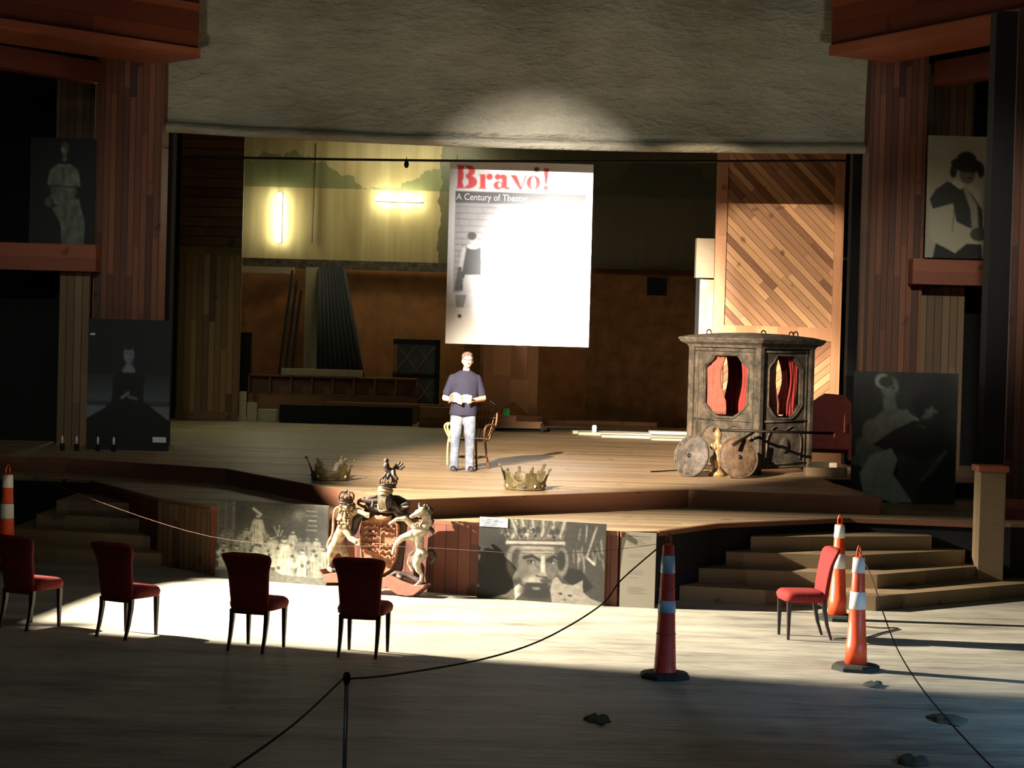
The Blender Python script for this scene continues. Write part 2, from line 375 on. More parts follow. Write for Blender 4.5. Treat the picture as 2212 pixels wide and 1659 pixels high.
def slab(name, m, x0, y0, x1, y1, Y, thick=0.05, parent=None, struct=False, M=None):
    """upright board whose face fills the given span of the photo at distance Y"""
    cx, cy = (x0+x1)/2, (y0+y1)/2
    c = PY(cx, cy, Y); hw = abs(PY(x1, cy, Y).x-PY(x0, cy, Y).x)/2; hh = abs(PY(cx, y0, Y).z-PY(cx, y1, Y).z)/2
    o = MB().box(-hw, hw, 0, thick, -hh, hh).build(name, m, parent)
    o.location = c
    if struct: o['kind'] = 'structure'
    return o
def down_to(o, z):                       # lengthen a slab to reach height z
    zmin = min(v.co.z for v in o.data.vertices)
    for v in o.data.vertices:
        if v.co.z < zmin+0.001: v.co.z = z-o.location.z
    return o

# left proscenium
trimn = [0]
def trim(m, *a, to=None, **k):
    trimn[0] += 1
    o = slab('trim_%d' % trimn[0], m, *a, struct=True, **k)
    if to is not None: down_to(o, to)
    return o
trim(M_RED, 203, 100, 346, 900, 32.6, thick=0.6, to=ZU)            # board column left
trim(M_DIM, 120, 150, 203, 540, 33.4, thick=0.08)
trim(M_TRIM, -60, 525, 207, 583, 32.2, thick=0.5)
trim(M_DIM, 126, 588, 190, 955, 32.5, thick=0.12, to=ZU)
trim(M_BLACK, -400, -100, 128, 960, 34.0, thick=0.08, to=ZU)  # black sheet put in to keep the left opening dark
trim(M_BLACK, 120, 540, 210, 960, 33.6, thick=0.08, to=ZU)  # black sheet for the darkness below the left ledge
trim(M_BLACK, 346, 200, 368, 900, 33.4, thick=0.4, to=ZU)
# header boxes running toward the audience
def header(pa, pb, z0, z1, m, t=0.4, ya=0, yb=0):
    a, b = Vector(pa), Vector(pb); d = b-a; d.z = 0
    trimn[0] += 1
    o = MB().box(0, d.length, 0, t, z0, z1).build('trim_%d' % trimn[0], m)
    o.location = (a.x, a.y, 0); o.rotation_euler = (0, 0, math.atan2(d.y, d.x)); o['kind'] = 'structure'
    return o
La = PY(-160, 38, 28.6); Lb = PY(428, 128, 32.0); z = Lb.z
header(La, Lb, z+0.14, z+1.6, M_REDH, 1.2)
off = Vector((0.05, -0.10, 0))
header(La+off, Lb+off, z, z+0.16, M_TRIM, 1.3)
header(La+off*0.6, Lb+off*0.6, z+0.78, z+0.9, M_TRIM, 0.3)
La2 = PY(-160, 70, 29.6); Lb2 = PY(215, 130, 32.3)
header(La2+Vector((0, .3, 0)), Lb2+Vector((0, .3, 0)), z-0.36, z-0.01, M_REDH, 0.3)
Ra = PY(1795, 122, 32.0); Rb = PY(2320, 8, 27.2); z = Ra.z
header(Ra, Rb, z+0.14, z+1.6, M_REDH, 1.2)
header(Ra-Vector((0.05, .1, 0)), Rb-Vector((0.05, .1, 0)), z, z+0.16, M_TRIM, 1.3)
header(Ra-Vector((0.03, .06, 0)), Rb-Vector((0.03, .06, 0)), z+0.80, z+0.9, M_TRIM, 0.3)
header(PY(2020, 120, 32.2), PY(2330, 60, 29.2), z-0.40, z-0.01, M_REDH, 0.3)
# right proscenium
trim(M_RED, 1872, 100, 1995, 900, 32.6, thick=0.6, to=ZU)
trim(M_DIM, 1995, 140, 2100, 560, 33.2, thick=0.08)
trim(M_TRIM, 1972, 560, 2132, 615, 32.2, thick=0.5)
trim(M_DIM, 1985, 620, 2080, 900, 32.9, thick=0.1, to=ZU)
trim(M_BLACK, 2080, -100, 2500, 1040, 34.0, thick=0.08, to=ZU)  # black sheet put in to keep the right opening dark
trim(M_BLACK, 1835, 320, 1874, 900, 33.4, thick=0.3, to=ZU)
trim(M_BLACKP, 2138, 25, 2184, 1000, 27.0, thick=0.35, to=ZL)
trim(M_RED, 2186, 20, 2345, 1040, 27.4, thick=0.2, to=ZL)
trim(M_REDH, 2166, 1080, 2330, 1128, 25.6, thick=0.1)
trim(M_BLACKP, 2168, 1128, 2330, 1215, 25.7, thick=0.1, to=0.2)
trim(M_WHITEMETAL, 1822, 556, 1862, 562, 38.5, thick=0.05)
# black masking above and around the back of the stage
trim(M_BLACK, 368, 330, 386, 905, 44.5, thick=0.1, to=ZU)
trim(M_BLACK, 1816, 200, 1990, 880, 41.5, thick=0.1, to=ZU)

# pedestal post at the foot of the right steps
o = thing('newel_post', 'square tan wooden pedestal post with flat cap beside right stage steps', 'post', (PY(2136, 1120, 24.75).x, 24.75, R))
MB().box(-.165, .165, -.165, .165, 0, 1.38).build('shaft', M_FRAME if False else M_STEP, o, bevel=0.01)
MB().box(-.195, .195, -.195, .195, 1.38, 1.46).build('cap', M_TRIM, o, bevel=0.01)

# ------------------------------------------------------------------ house curtain
def curtain():
    t = NT('muslin'); v = t.coords((1, 1, 1)); n1 = t.noise(t.coords((0.6, 1, 1.6)), 1.6, 6, 0.62)
    n2 = t.noise(t.coords((1, 1, 2.2)), 7, 5, 0.6)
    t.l(t.ramp(n1, [(0.3, S(150, 144, 122)), (0.7, S(178, 172, 152))]), t.b.inputs['Base Color'])
    t.b.inputs['Roughness'].default_value = 0.95
    n3 = t.n('ShaderNodeTexNoise', noise_type='RIDGED_MULTIFRACTAL'); n3.inputs['Scale'].default_value = 1.1; n3.inputs['Detail'].default_value = 3; n3.inputs['Distortion'].default_value = 0.6; t.l(t.coords((0.7, 1, 1.8)), n3.inputs['Vector'])
    t.bump(t.math('ADD', t.math('MULTIPLY', n3.outputs['Fac'], 0.25), t.math('ADD', n1, t.math('MULTIPLY', n2, 0.35))), 1.0, 0.14)
    th = thing('house_curtain', 'crumpled beige stage curtain drawn up above the stage opening', 'curtain', (0, 33.0, 6.35))
    n, m = 260, 150; X0, X1 = PY(340, 200, 33).x, PY(1885, 200, 33).x
    rng = np.random.RandomState(3); vs = []; fs = []
    waves = [(rng.uniform(0.6, 3.0), rng.uniform(-4, 4), rng.uniform(0, 6.28), rng.uniform(0.006, 0.02)) for _ in range(14)]
    for j in range(m+1):
        for i in range(n+1):
            x = X0+(X1-X0)*i/n; s = (i/n-0.56)/0.5
            zb = 0.10*s*s-0.02; zz = zb+(3.4-zb)*j/m
            y = sum(a*math.sin(kx*x*1.5+kz*zz+ph) for kx, kz, ph, a in waves)*min(1, 0.3+j/20)
            y += 0.06*math.sin(zz*2.1)
            y += 0.10*math.exp(-((zz-zb-.19)/.035)**2) - 0.12*math.exp(-((zz-zb-.07)/.075)**2)
            vs.append((x, y, zz))
    fs = [(j*(n+1)+i, j*(n+1)+i+1, (j+1)*(n+1)+i+1, (j+1)*(n+1)+i) for j in range(m) for i in range(n)]
    q = MB(); q.add(vs, fs); c = q.build('drape', t.m, th, smooth=True)
    so = c.modifiers.new('thick', 'SOLIDIFY'); so.thickness = 0.02; so.offset = 1
    q = MB(); q.tube([(X0+(X1-X0)*i/30, 0.045, 0.10*((i/30-0.56)/0.5)**2-0.02+0.03) for i in range(31)], 0.035, 8)
    q.build('bottom_pipe', M_IRON, th, smooth=True)
curtain()
a, b = PY(340, 338, 35.0), PY(1890, 347, 35.0)
mid = (a+b)/2-Vector((0, 0, 0.05))
o = MB().tube(spline([a, mid, b], 10), 0.022, 8).build('batten_pipe', M_IRON, smooth=True)
tag(o, 'thin black batten pipe strung across the stage below the curtain', 'pipe')
c = PY(878, 355, 35.0)
o = MB().ball((0, 0, 0), (0.045, 0.03, 0.07), 10).tube([(0, 0, .06), (0, 0, .13)], 0.008, 6).build('pulley', M_IRON, smooth=True, loc=c)
tag(o, 'small dark pulley hanging from the batten above painted backdrop', 'pulley')

# ------------------------------------------------------------------ pictures (flat boards with printed pictures)
class Cv:
    def __init__(s, w, h, bg=0.5):
        s.w, s.h = w, h; s.a = np.ones((h, w, 3))*np.array(bg if isinstance(bg, tuple) else (bg,)*3)
        s.X, s.Y = np.meshgrid((np.arange(w)+.5)/w, (np.arange(h)+.5)/h); s.rng = np.random.RandomState(w*7+h)
        s.asp = h/w
    def _p(s, m, v):
        v = np.array(v if isinstance(v, tuple) else (v,)*3); s.a = s.a*(1-m[..., None])+v*m[..., None]; return s
    def ell(s, cx, cy, rx, ry, v, ang=0, soft=0.12, alpha=1.0):
        dx = s.X-cx; dy = (s.Y-cy)*s.asp; c, q = math.cos(ang), math.sin(ang)
        u = (dx*c+dy*q)/rx; t = (-dx*q+dy*c)/(ry*s.asp)
        d = np.sqrt(u*u+t*t); return s._p(np.clip((1+soft-d)/(2*soft), 0, 1)*alpha, v)
    def poly(s, pts, v, alpha=1.0):
        m = np.zeros(s.X.shape, bool); n = len(pts)
        for i in range(n):
            x1, y1 = pts[i]; x2, y2 = pts[(i+1) % n]
            if y1 == y2: continue
            c = ((y1 > s.Y) != (y2 > s.Y)) & (s.X < (x2-x1)*(s.Y-y1)/(y2-y1)+x1); m ^= c
        return s._p(m*alpha, v)
    def line(s, x1, y1, x2, y2, wd, v, alpha=1.0):
        dx, dy = x2-x1, (y2-y1)*s.asp; L2 = dx*dx+dy*dy+1e-9
        t = np.clip(((s.X-x1)*dx+(s.Y-y1)*s.asp*dy)/L2, 0, 1)
        d = np.hypot(s.X-x1-t*dx, (s.Y-y1)*s.asp-t*dy); return s._p(np.clip((wd-d)/(wd*.4)+.5, 0, 1)*alpha, v)
    def rect(s, x0, y0, x1, y1, v, alpha=1.0):
        return s._p(((s.X >= x0) & (s.X < x1) & (s.Y >= y0) & (s.Y < y1))*alpha, v)
    def grad(s, x0, y0, x1, y1, va, vb):
        m = ((s.X >= x0) & (s.X < x1) & (s.Y >= y0) & (s.Y < y1)); t = ((s.Y-y0)/(y1-y0))[..., None]
        col = np.array((va,)*3)*(1-t)+np.array((vb,)*3)*t; s.a = np.where(m[..., None], col, s.a); return s
    def blur(s, n=1):
        for _ in range(n):
            p = np.pad(s.a, ((1, 1), (1, 1), (0, 0)), 'edge')
            s.a = (p[:-2, 1:-1]+p[2:, 1:-1]+p[1:-1, :-2]+p[1:-1, 2:]+2*p[1:-1, 1:-1])/6
        return s
    def noise(s, cells, amp):
        g = s.rng.uniform(-1, 1, (cells+2, cells+2)); fx, fy = s.X*cells, s.Y*cells
        ix, iy = fx.astype(int), fy.astype(int); tx, ty = fx-ix, fy-iy
        v = (g[iy, ix]*(1-tx)+g[iy, ix+1]*tx)*(1-ty)+(g[iy+1, ix]*(1-tx)+g[iy+1, ix+1]*tx)*ty
        s.a = s.a*(1+amp*v[..., None]); return s
    def tint(s, r, g, b): s.a = s.a*np.array((r, g, b)); return s
def picture(cv, w, h, parent, y=-0.003, gamma=2.2):
    """a sheet w x h metres standing on its lower edge, centred on x = 0, facing -y"""
    W, H = cv.w, cv.h
    xs = (np.arange(W+1)/W-.5)*w; zs = (1-np.arange(H+1)/H)*h
    vs = [(float(x), y, float(z)) for z in zs for x in xs]
    fs = [(j*(W+1)+i, (j+1)*(W+1)+i, (j+1)*(W+1)+i+1, j*(W+1)+i+1) for j in range(H) for i in range(W)]
    me = bpy.data.meshes.new('print'); me.from_pydata(vs, [], fs); me.update()
    ca = me.color_attributes.new('ink', 'FLOAT_COLOR', 'POINT')
    p = np.pad(np.clip(cv.a, 0, 1)**gamma, ((1, 1), (1, 1), (0, 0)), 'edge'); q = (p[:-1, :-1]+p[1:, :-1]+p[:-1, 1:]+p[1:, 1:])/4
    buf = np.ones(((H+1)*(W+1), 4)); buf[:, :3] = q.reshape(-1, 3)
    ca.data.foreach_set('color', buf.ravel().astype(np.float32))
    me.materials.append(M_PRINT)
    o = bpy.data.objects.new('print', me); COL.objects.link(o); o.parent = parent; return o
def poster(name, label, cat, cv, px, Y, lean=0.0, rz=0.0, thick=0.03, zb=None, m=None, group=None):
    """px = x0, y0, x1, y1 span of the board in the photo"""
    x0, y0, x1, y1 = px; cx = (x0+x1)/2
    base = PY(cx, y1, Y); top = PY(cx, y0, Y); w_ = (PY(x1, (y0+y1)/2, Y)-PY(x0, (y0+y1)/2, Y)).x/max(0.3, math.cos(rz)); h_ = (top.z-base.z)/math.cos(lean)
    if zb is not None: h_ += base.z-zb; base.z = zb
    t = thing(name, label, cat, base, rot=(-lean, 0, rz), group=group)
    MB().box(-w_/2, w_/2, 0, thick, 0, h_).build('panel', m or M_PALE, t)
    picture(cv, w_, h_, t); return t, w_, h_

# the big hanging show poster
cv = Cv(248, 316, 0.93)
RED = (0.86, 0.22, 0.22)
def bravo(cv):
    def st(x0, x1, y0=0.030, y1=0.148): cv.rect(x0, y0, x1, y1, RED)
    y0, y1 = .022, .148
    st(.055, .098, y0, y1)                                   # B
    cv.ell(.128, y0+.031, .048, .031, RED, soft=.05).ell(.112, y0+.031, .020, .019, 0.93, soft=.05)
    cv.ell(.132, y1-.035, .060, .035, RED, soft=.05).ell(.112, y1-.035, .022, .022, 0.93, soft=.05)
    cv.rect(.098, y0, .112, y1, 0.93); cv.rect(.05, y0, .145, y0+.005, RED); cv.rect(.05, y1-.005, .15, y1, RED)
    cv.rect(.215, .070, .248, y1, RED); cv.ell(.278, .082, .022, .017, RED, soft=.05)      # r
    cv.rect(.205, .070, .25, .075, RED); cv.rect(.205, y1-.005, .26, y1, RED)
    cv.ell(.335, .082, .020, .015, RED, soft=.05); cv.rect(.368, .078, .398, y1-.006, RED) # a
    cv.ell(.372, .080, .024, .012, RED, soft=.05); cv.ell(.340, .128, .032, .022, RED, soft=.05).ell(.350, .126, .012, .014, 0.93, soft=.05)
    cv.ell(.405, .143, .016, .006, RED, soft=.1)
    cv.poly([(.425, .070), (.465, .070), (.510, .148), (.490, .148)], RED); cv.line(.530, .072, .503, .145, .004, RED)   # v
    cv.ell(.585, .109, .048, .039, RED, soft=.05).ell(.585, .109, .018, .035, 0.93, soft=.05)  # o
    cv.poly([(.655, .030), (.690, .030), (.680, .115), (.665, .115)], RED); cv.ell(.672, .135, .018, .014, RED, soft=.05)
    cv.ell(.605, .036, .018, .013, (.45, .2, .12), soft=.1)
bravo(cv)
cv.rect(.045, .165, .955, .228, 0.26)
cv.grad(.045, .228, .955, .80, .60, .66)
cv.ell(.5, .55, .42, .26, .80, soft=.9, alpha=.7)
rg = np.random.RandomState(5)
for k in range(16):                                          # weathered wall behind the people
    y = .25+k*.034; cv.line(.05, y+rg.uniform(-.004, .004), .95, y+rg.uniform(-.008, .008), .0022, .40, .7)
    for j in range(9): x = .05+rg.rand()*.9; cv.line(x, y, x+rg.uniform(-.01, .01), y+.034, .002, .46, .6)
for x in (.53, .61, .72, .92): cv.line(x, .24, x-.02, .5, .006, .22, .75)
def stander(x, y, s, dress=.32):
    cv.ell(x, y, .030*s, .032*s, .80, soft=.1).ell(x-.008*s, y-.012*s, .032*s, .022*s, .30, soft=.1)
    cv.poly([(x-.055*s, y+.05*s), (x+.055*s, y+.05*s), (x+.06*s, y+.22*s), (x-.075*s, y+.22*s)], dress)
    cv.ell(x, y+.045*s, .045*s, .016*s, .9, soft=.1)
    cv.line(x-.06*s, y+.06*s, x-.095*s, y+.24*s, .014*s, .85)
    cv.poly([(x-.05*s, y+.20*s), (x+.055*s, y+.20*s), (x+.07*s, y+.30*s), (x-.075*s, y+.30*s)], .86)
    cv.poly([(x-.10*s, y+.16*s), (x-.075*s, y+.16*s), (x-.06*s, y+.29*s), (x-.12*s, y+.29*s)], .36)
stander(.175, .42, 1.0); stander(.43, .46, .9, .55); stander(.62, .40, 1.1, .6); stander(.80, .44, 1.0, .5)
cv.rect(.045, .72, .955, .80, .90); cv.poly([(.06, .73), (.14, .73), (.12, .80), (.07, .80)], .62)
for x in (.30, .34, .45, .52, .60): cv.line(x, .76, x+.012, .795, .005, .5)
cv.line(.93, .70, .935, .80, .010, .25); cv.rect(0, .80, 1, 1, .95)
for dx, dy in ((0, 0),): cv.poly([(.095, .835), (.11, .848), (.095, .861), (.08, .848)], .2)
cv.blur(1)
pw = PY(1278, 560, 35).x-PY(968, 560, 35).x
ph = PY(1120, 351, 35).z-PY(1120, 746, 35).z
bp = PY(1116.5, 746, 35)
bt = thing('show_poster', 'huge white Bravo poster hanging above the man', 'poster', bp, rot=(0, 0, 0))
MB().box(-pw/2, pw/2, 0, 0.03, 0, ph).build('panel', M_PAPER, bt)
picture(cv, pw, ph, bt)
def text(body, size, loc, m, parent, name='lettering', ext=0.002, sx=1.0):
    cu = bpy.data.curves.new(name, 'FONT'); cu.body = body; cu.size = size; cu.extrude = ext; cu.resolution_u = 3
    o = bpy.data.objects.new(name, cu); COL.objects.link(o)
    dg = bpy.context.evaluated_depsgraph_get(); dg.update()
    me = bpy.data.meshes.new_from_object(o.evaluated_get(dg)); bpy.data.objects.remove(o)
    o = bpy.data.objects.new(name, me); COL.objects.link(o); me.materials.append(m)
    o.parent = parent; o.location = loc; o.rotation_euler = (PI/2, 0, 0); o.scale = (sx, 1, 1); return o
text('A Century of Theater', 0.17, (-pw/2+0.13, -0.008, ph*(1-.212)), M_PAPER, bt, sx=0.86)
text('l C', 0.17, (pw/2-0.80, -0.008, ph*(1-.212)), M_PAPER, bt, sx=0.86)
for s in (-1, 1): MB().tube([(s*pw*0.45, .015, ph-.01), (s*pw*0.45, .015, ph+0.10)], 0.006, 6).build('hanging_wire', M_IRON, bt)

# king portrait
cv = Cv(220, 146, .20)
cv.grad(0, 0, 1, 1, .30, .20).noise(6, .3)
cv.rect(.62, 0, 1, 1, .36)
for k in range(16):
    x = .72+.28*rg.rand(); y = rg.rand()*.45; cv.line(x, y, x+rg.uniform(-.03, .03), y+.10+.1*rg.rand(), .006, .72, .55)
cv.line(.86, .42, .92, .50, .010, .8); cv.line(.93, .05, .86, .42, .008, .66)
cv.poly([(.62, .55), (.82, .58), (.92, .78), (.85, .86), (.70, .72)], .16)
cv.ell(.30, .52, .075, .22, .56); cv.ell(.67, .50, .050, .18, .56); cv.ell(.32, .50, .05, .14, .30); cv.ell(.66, .48, .035, .12, .25)
cv.poly([(.20, .98), (.30, .80), (.44, .76), (.62, .86), (.70, 1.0), (.15, 1.0)], .40)
cv.poly([(.10, 1.0), (.24, .93), (.33, .80), (.40, .86), (.30, 1.0)], .86)
cv.ell(.475, .55, .155, .33, .58, soft=.05)                    # face
cv.ell(.56, .60, .075, .22, .46, soft=.4, alpha=.7); cv.ell(.36, .62, .06, .20, .46, soft=.4, alpha=.6)
cv.ell(.47, .34, .14, .09, .66, soft=.3); cv.line(.34, .38, .62, .36, .004, .45)
cv.line(.37, .47, .43, .445, .014, .22); cv.line(.43, .445, .49, .49, .012, .24)   # brows
cv.line(.555, .49, .60, .44, .014, .20); cv.line(.60, .44, .635, .46, .010, .22)
cv.ell(.425, .515, .036, .028, .30); cv.ell(.43, .52, .022, .018, .75); cv.ell(.425, .515, .011, .018, .1)
cv.ell(.590, .505, .030, .026, .28); cv.ell(.59, .512, .020, .018, .75); cv.ell(.585, .505, .010, .018, .1)
cv.line(.455, .545, .50, .60, .010, .42, .6)
cv.poly([(.50, .44), (.53, .44), (.54, .66), (.50, .66)], .76); cv.ell(.515, .665, .035, .030, .66); cv.line(.47, .69, .55, .70, .007, .28)
cv.ell(.46, .76, .085, .065, .70, soft=.3); cv.ell(.55, .74, .05, .03, .38); cv.line(.40, .80, .55, .79, .016, .28); cv.ell(.48, .88, .13, .09, .26, soft=.3)
cv.ell(.47, .84, .035, .02, .55)
cv.poly([(.13, .0), (.235, .30), (.67, .27), (.70, .0)], .50)  # crown
for k in range(7):
    x = .17+k*.085; cv.line(x, .0, .265+k*.062, .25, .009, .70); cv.line(x+.06, .0, .255+k*.062, .25, .006, .40)
cv.line(.235, .30, .67, .27, .020, .74); cv.line(.235, .325, .67, .295, .007, .34); cv.line(.24, .265, .67, .238, .006, .34)
for x, y in ((.34, .14), (.45, .125), (.60, .13), (.23, .15)):
    cv.ell(x-.018, y+.01, .018, .035, .30); cv.ell(x+.022, y-.005, .020, .040, .32); cv.ell(x, y+.075, .012, .022, .28); cv.ell(x+.05, y+.05, .010, .03, .72)
for k in range(24): x = .16+.52*rg.rand(); cv.ell(x, .22*rg.rand(), .008, .014, rg.uniform(.3, .85), alpha=.8)
cv.poly([(.60, .72), (.63, .68), (.68, .76), (.76, .77), (.835, .70), (.84, .84), (.90, .92), (.99, .96), (.99, 1.0), (.60, 1.0), (.58, .84)], .66)
cv.ell(.665, .885, .013, .012, .20); cv.ell(.738, .90, .016, .012, .20); cv.ell(.70, .955, .010, .010, .40)
cv.blur(1).noise(40, .08); cv.a = np.clip((cv.a-.10)*1.12, .02, 1)**1.25; cv.tint(.86, .83, .76)
kp, kw, kh = poster('photo_board', 'black and white portrait board of a crowned bearded man with white cat', 'photo', cv, (1029, 1124, 1301, 1303), 22.74, lean=.02, rz=-.33, zb=0.0)
q = MB().box(-kw/2+.01, -kw/2+.36, -.012, -.004, kh-.11, kh-.005); q.build('caption', M_PAPER, kp)
for k in range(5): MB().box(-kw/2+.03, -kw/2+.03+rg.uniform(.2, .3), -.0135, -.0125, kh-.03-k*.017, kh-.024-k*.017).build('caption_line', M_BLACKP, kp)

# group photograph of players in white
cv = Cv(200, 140, .30)
cv.grad(0, 0, 1, 1, .34, .26).noise(5, .35)
cv.rect(0, 0, .14, .6, .26)
for k in range(12): x = .01+k*.014; cv.line(x, .02, x, .55, .003, .60, .7)
for k in range(5): cv.line(.80+rg.rand()*.03, .08+k*.06, .90, .08+k*.06, .003, .7)
cv.ell(.74, .14, .05, .06, .5, soft=.5)
def player(x, y, s, v=.78):
    cv.ell(x, y, .018*s, .026*s, v, soft=.2); cv.ell(x, y-.012*s, .019*s, .014*s, .3, soft=.2)
    cv.poly([(x-.030*s, y+.04*s), (x+.030*s, y+.04*s), (x+.045*s, y+.34*s), (x-.045*s, y+.34*s)], v)
    for d in (-1, 1): cv.line(x+d*.028*s, y+.06*s, x+d*.05*s, y+.18*s, .010*s, v*.9)
    for j in range(3): xx = x+rg.uniform(-.03, .03)*s; cv.line(xx, y+.10*s, xx+.005, y+.32*s, .003, v*.55, .6)
for i in range(12): player(.06+i*.078+rg.uniform(-.02, .02), .38+rg.uniform(-.05, .07), .9, rg.uniform(.5, .72))
player(.375, .17, 1.25, .80); cv.line(.33, .09, .40, .16, .012, .75)
for i in range(10): player(.07+i*.10+rg.uniform(-.02, .02), .54+rg.uniform(-.05, .06), 1.1, rg.uniform(.6, .86))
player(.62, .46, 1.3, .80); player(.50, .44, 1.1, .74)
cv.line(.52, .30, .56, .42, .004, .75); cv.line(.57, .28, .56, .42, .004, .75); cv.line(.60, .34, .58, .42, .004, .75)
for i in range(26): cv.ell(.02+.9*rg.rand(), .62+.22*rg.rand(), .022, .030, rg.uniform(.55, .9), soft=.3, alpha=.8)
for i in range(22): cv.ell(.02+.9*rg.rand(), .55+.3*rg.rand(), .014, .022, .22, soft=.3, alpha=.8)
cv.poly([(0, .86), (.45, .80), (.60, .90), (1, .92), (1, 1), (0, 1)], .50)
cv.poly([(.0, .90), (.3, .84), (.3, 1), (0, 1)], .24)
cv.blur(1).noise(50, .12); cv.a = np.clip(cv.a, 0, 1)**1.2; cv.tint(.84, .84, .76)
poster('photo_board', 'black and white board of a costumed crowd in white, left of the coat of arms', 'photo', cv, (457, 1086, 708, 1262), 23.93, lean=.03, rz=-.34, zb=0.0)

# page of text board
cv = Cv(60, 120, .60)
for k in range(34):
    if rg.rand() < .12: continue
    cv.line(.22, .06+k*.026, .22+rg.uniform(.3, .64), .06+k*.026, .004, .38, .8)
cv.line(.22, .05, .86, .055, .012, .32); cv.tint(1, .96, .86)
poster('text_board', 'tan board printed with lines of text leaning beside the king portrait', 'sign', cv, (1338, 1151, 1413, 1306), 22.45, lean=.03, rz=-.15, zb=0.0)

# seated woman portrait
cv = Cv(104, 150, .10)
cv.grad(0, 0, 1, .42, .05, .12).grad(0, .42, 1, .62, .18, .36).grad(0, .62, 1, .66, .30, .20).grad(0, .66, 1, .78, .44, .50).grad(0, .78, 1, 1, .05, .04)
cv.poly([(0, .76), (.22, .68), (.28, .64), (.72, .64), (.80, .68), (1, .77), (1, 1), (0, 1)], .045)
cv.poly([(.30, .66), (.31, .44), (.40, .40), (.60, .40), (.69, .44), (.68, .66)], .05)
cv.poly([(.42, .41), (.43, .37), (.47, .34), (.53, .34), (.57, .37), (.58, .41)], .52)
cv.ell(.495, .265, .062, .075, .55, soft=.15); cv.ell(.52, .29, .035, .05, .42, soft=.5, alpha=.5)
cv.ell(.49, .205, .068, .03, .12, soft=.2); cv.ell(.47, .26, .012, .006, .2); cv.ell(.52, .26, .012, .006, .2); cv.line(.48, .305, .515, .305, .006, .3)
cv.line(.42, .60, .50, .56, .018, .50); cv.line(.50, .59, .60, .605, .016, .45)
cv.blur(1).tint(.9, 1, 1.05)
sp_, sw_, sh_ = poster('photo_board', 'dark portrait board of a seated woman in a wide black dress', 'photo', cv, (186, 690, 364, 955), 31.9, zb=ZU, m=M_BLACKP)
MB().box(sw_/2-.26, sw_/2-.04, -.012, -.004, .14, .23).build('caption', M_PAPER, sp_)
MB().box(-sw_/2+.03, -sw_/2+.11, -.012, -.004, sh_-.27, sh_-.24).build('paper_scrap', M_PAPER, sp_)
for i, x in enumerate((135, 166, 212, 246)):
    c = PY(x, 941, 31.4); c.z = ZU
    k = thing('candle_jar', ['small pale candle jar on stage floor, farthest left of the four', 'small pale candle jar at the foot of the grey board post, second from left', 'small pale candle jar below seated woman portrait, third from left', 'small pale candle jar below seated woman portrait, rightmost of the four'][i], 'candle', c, group='candle jars below the portrait')
    MB().lathe([(.035, 0), (.04, .02), (.04, .10), (.03, .11)], 12).build('jar', M_BLACKP, k, smooth=True)
    MB().lathe([(.018, .11), (.02, .20), (.008, .24)], 10).build('candle', M_PAPER, k, smooth=True)  # white tip put in for a small reflective highlight

# pale figure against black, upper left
cv = Cv(90, 140, .04)
cv.poly([(.60, .60), (.75, .56), (.86, .80), (.84, 1.0), (.50, 1.0), (.48, .8), (.34, .66)], .42)
cv.poly([(.30, .30), (.44, .24), (.62, .24), (.74, .30), (.78, .45), (.70, .47), (.70, .62), (.38, .62), (.36, .46), (.26, .44)], .44)
cv.ell(.50, .56, .20, .08, .40); cv.line(.34, .48, .42, .55, .035, .36); cv.line(.70, .50, .64, .56, .035, .36)
cv.ell(.52, .10, .055, .058, .52, soft=.1); cv.rect(.49, .14, .56, .22, .40); cv.ell(.53, .07, .06, .03, .3)
for k in range(7): cv.line(.52+k*.035, .66, .60+k*.035, 1.0, .006, .30, .7)
cv.line(.32, .45, .76, .46, .010, .20); cv.line(.50, .28, .52, .44, .008, .3); cv.ell(.30, .60, .07, .05, .28)
cv.noise(20, .25).blur(1).tint(.92, 1, .88)
poster('photo_board', 'black banner photo of a pale robed standing figure above the left ledge', 'photo', cv, (62, 298, 203, 524.5), 32.3, zb=PY(73.5, 525, 32.2).z-.008, m=M_BLACKP)

# man with hat
cv = Cv(100, 176, .66)
cv.noise(8, .06)
cv.poly([(.05, .60), (.14, .48), (.28, .40), (.42, .36), (.62, .38), (.80, .46), (.88, .62), (.88, .80), (.93, .84), (.80, 1.0), (.10, 1.0), (.16, .88), (.06, .84)], .70)
cv.poly([(.05, .52), (.14, .44), (.30, .375), (.42, .39), (.66, .46), (.84, .60), (.86, .78), (.62, .74), (.46, .70), (.40, .55), (.28, .57), (.10, .60)], .20)
cv.poly([(.36, .385), (.44, .36), (.56, .40), (.50, .44), (.42, .41)], .78)
cv.poly([(.54, .43), (.60, .42), (.76, .56), (.80, .80), (.70, .80), (.66, .60)], .60)
cv.ell(.60, .30, .115, .085, .36, soft=.1); cv.ell(.61, .33, .07, .05, .44, soft=.4); cv.ell(.57, .29, .014, .008, .1); cv.ell(.66, .285, .014, .008, .1); cv.line(.58, .345, .66, .34, .008, .18)
cv.ell(.59, .235, .24, .060, .13, ang=.10, soft=.05); cv.ell(.58, .20, .15, .075, .15, soft=.05); cv.ell(.39, .29, .05, .05, .14); cv.ell(.80, .28, .05, .055, .14)
cv.poly([(.12, 1.0), (.16, .88), (.45, .96), (.62, .88), (.84, .88), (.86, 1.0)], .10)
cv.ell(.80, .80, .13, .055, .26); cv.line(.42, .60, .40, .78, .005, .3)
cv.blur(1).tint(1, .97, .82)
poster('photo_board', 'tan photo board of a man in a dark bowler hat above the right ledge', 'photo', cv, (1997, 294, 2142, 558), 32.1, m=M_BLACKP)

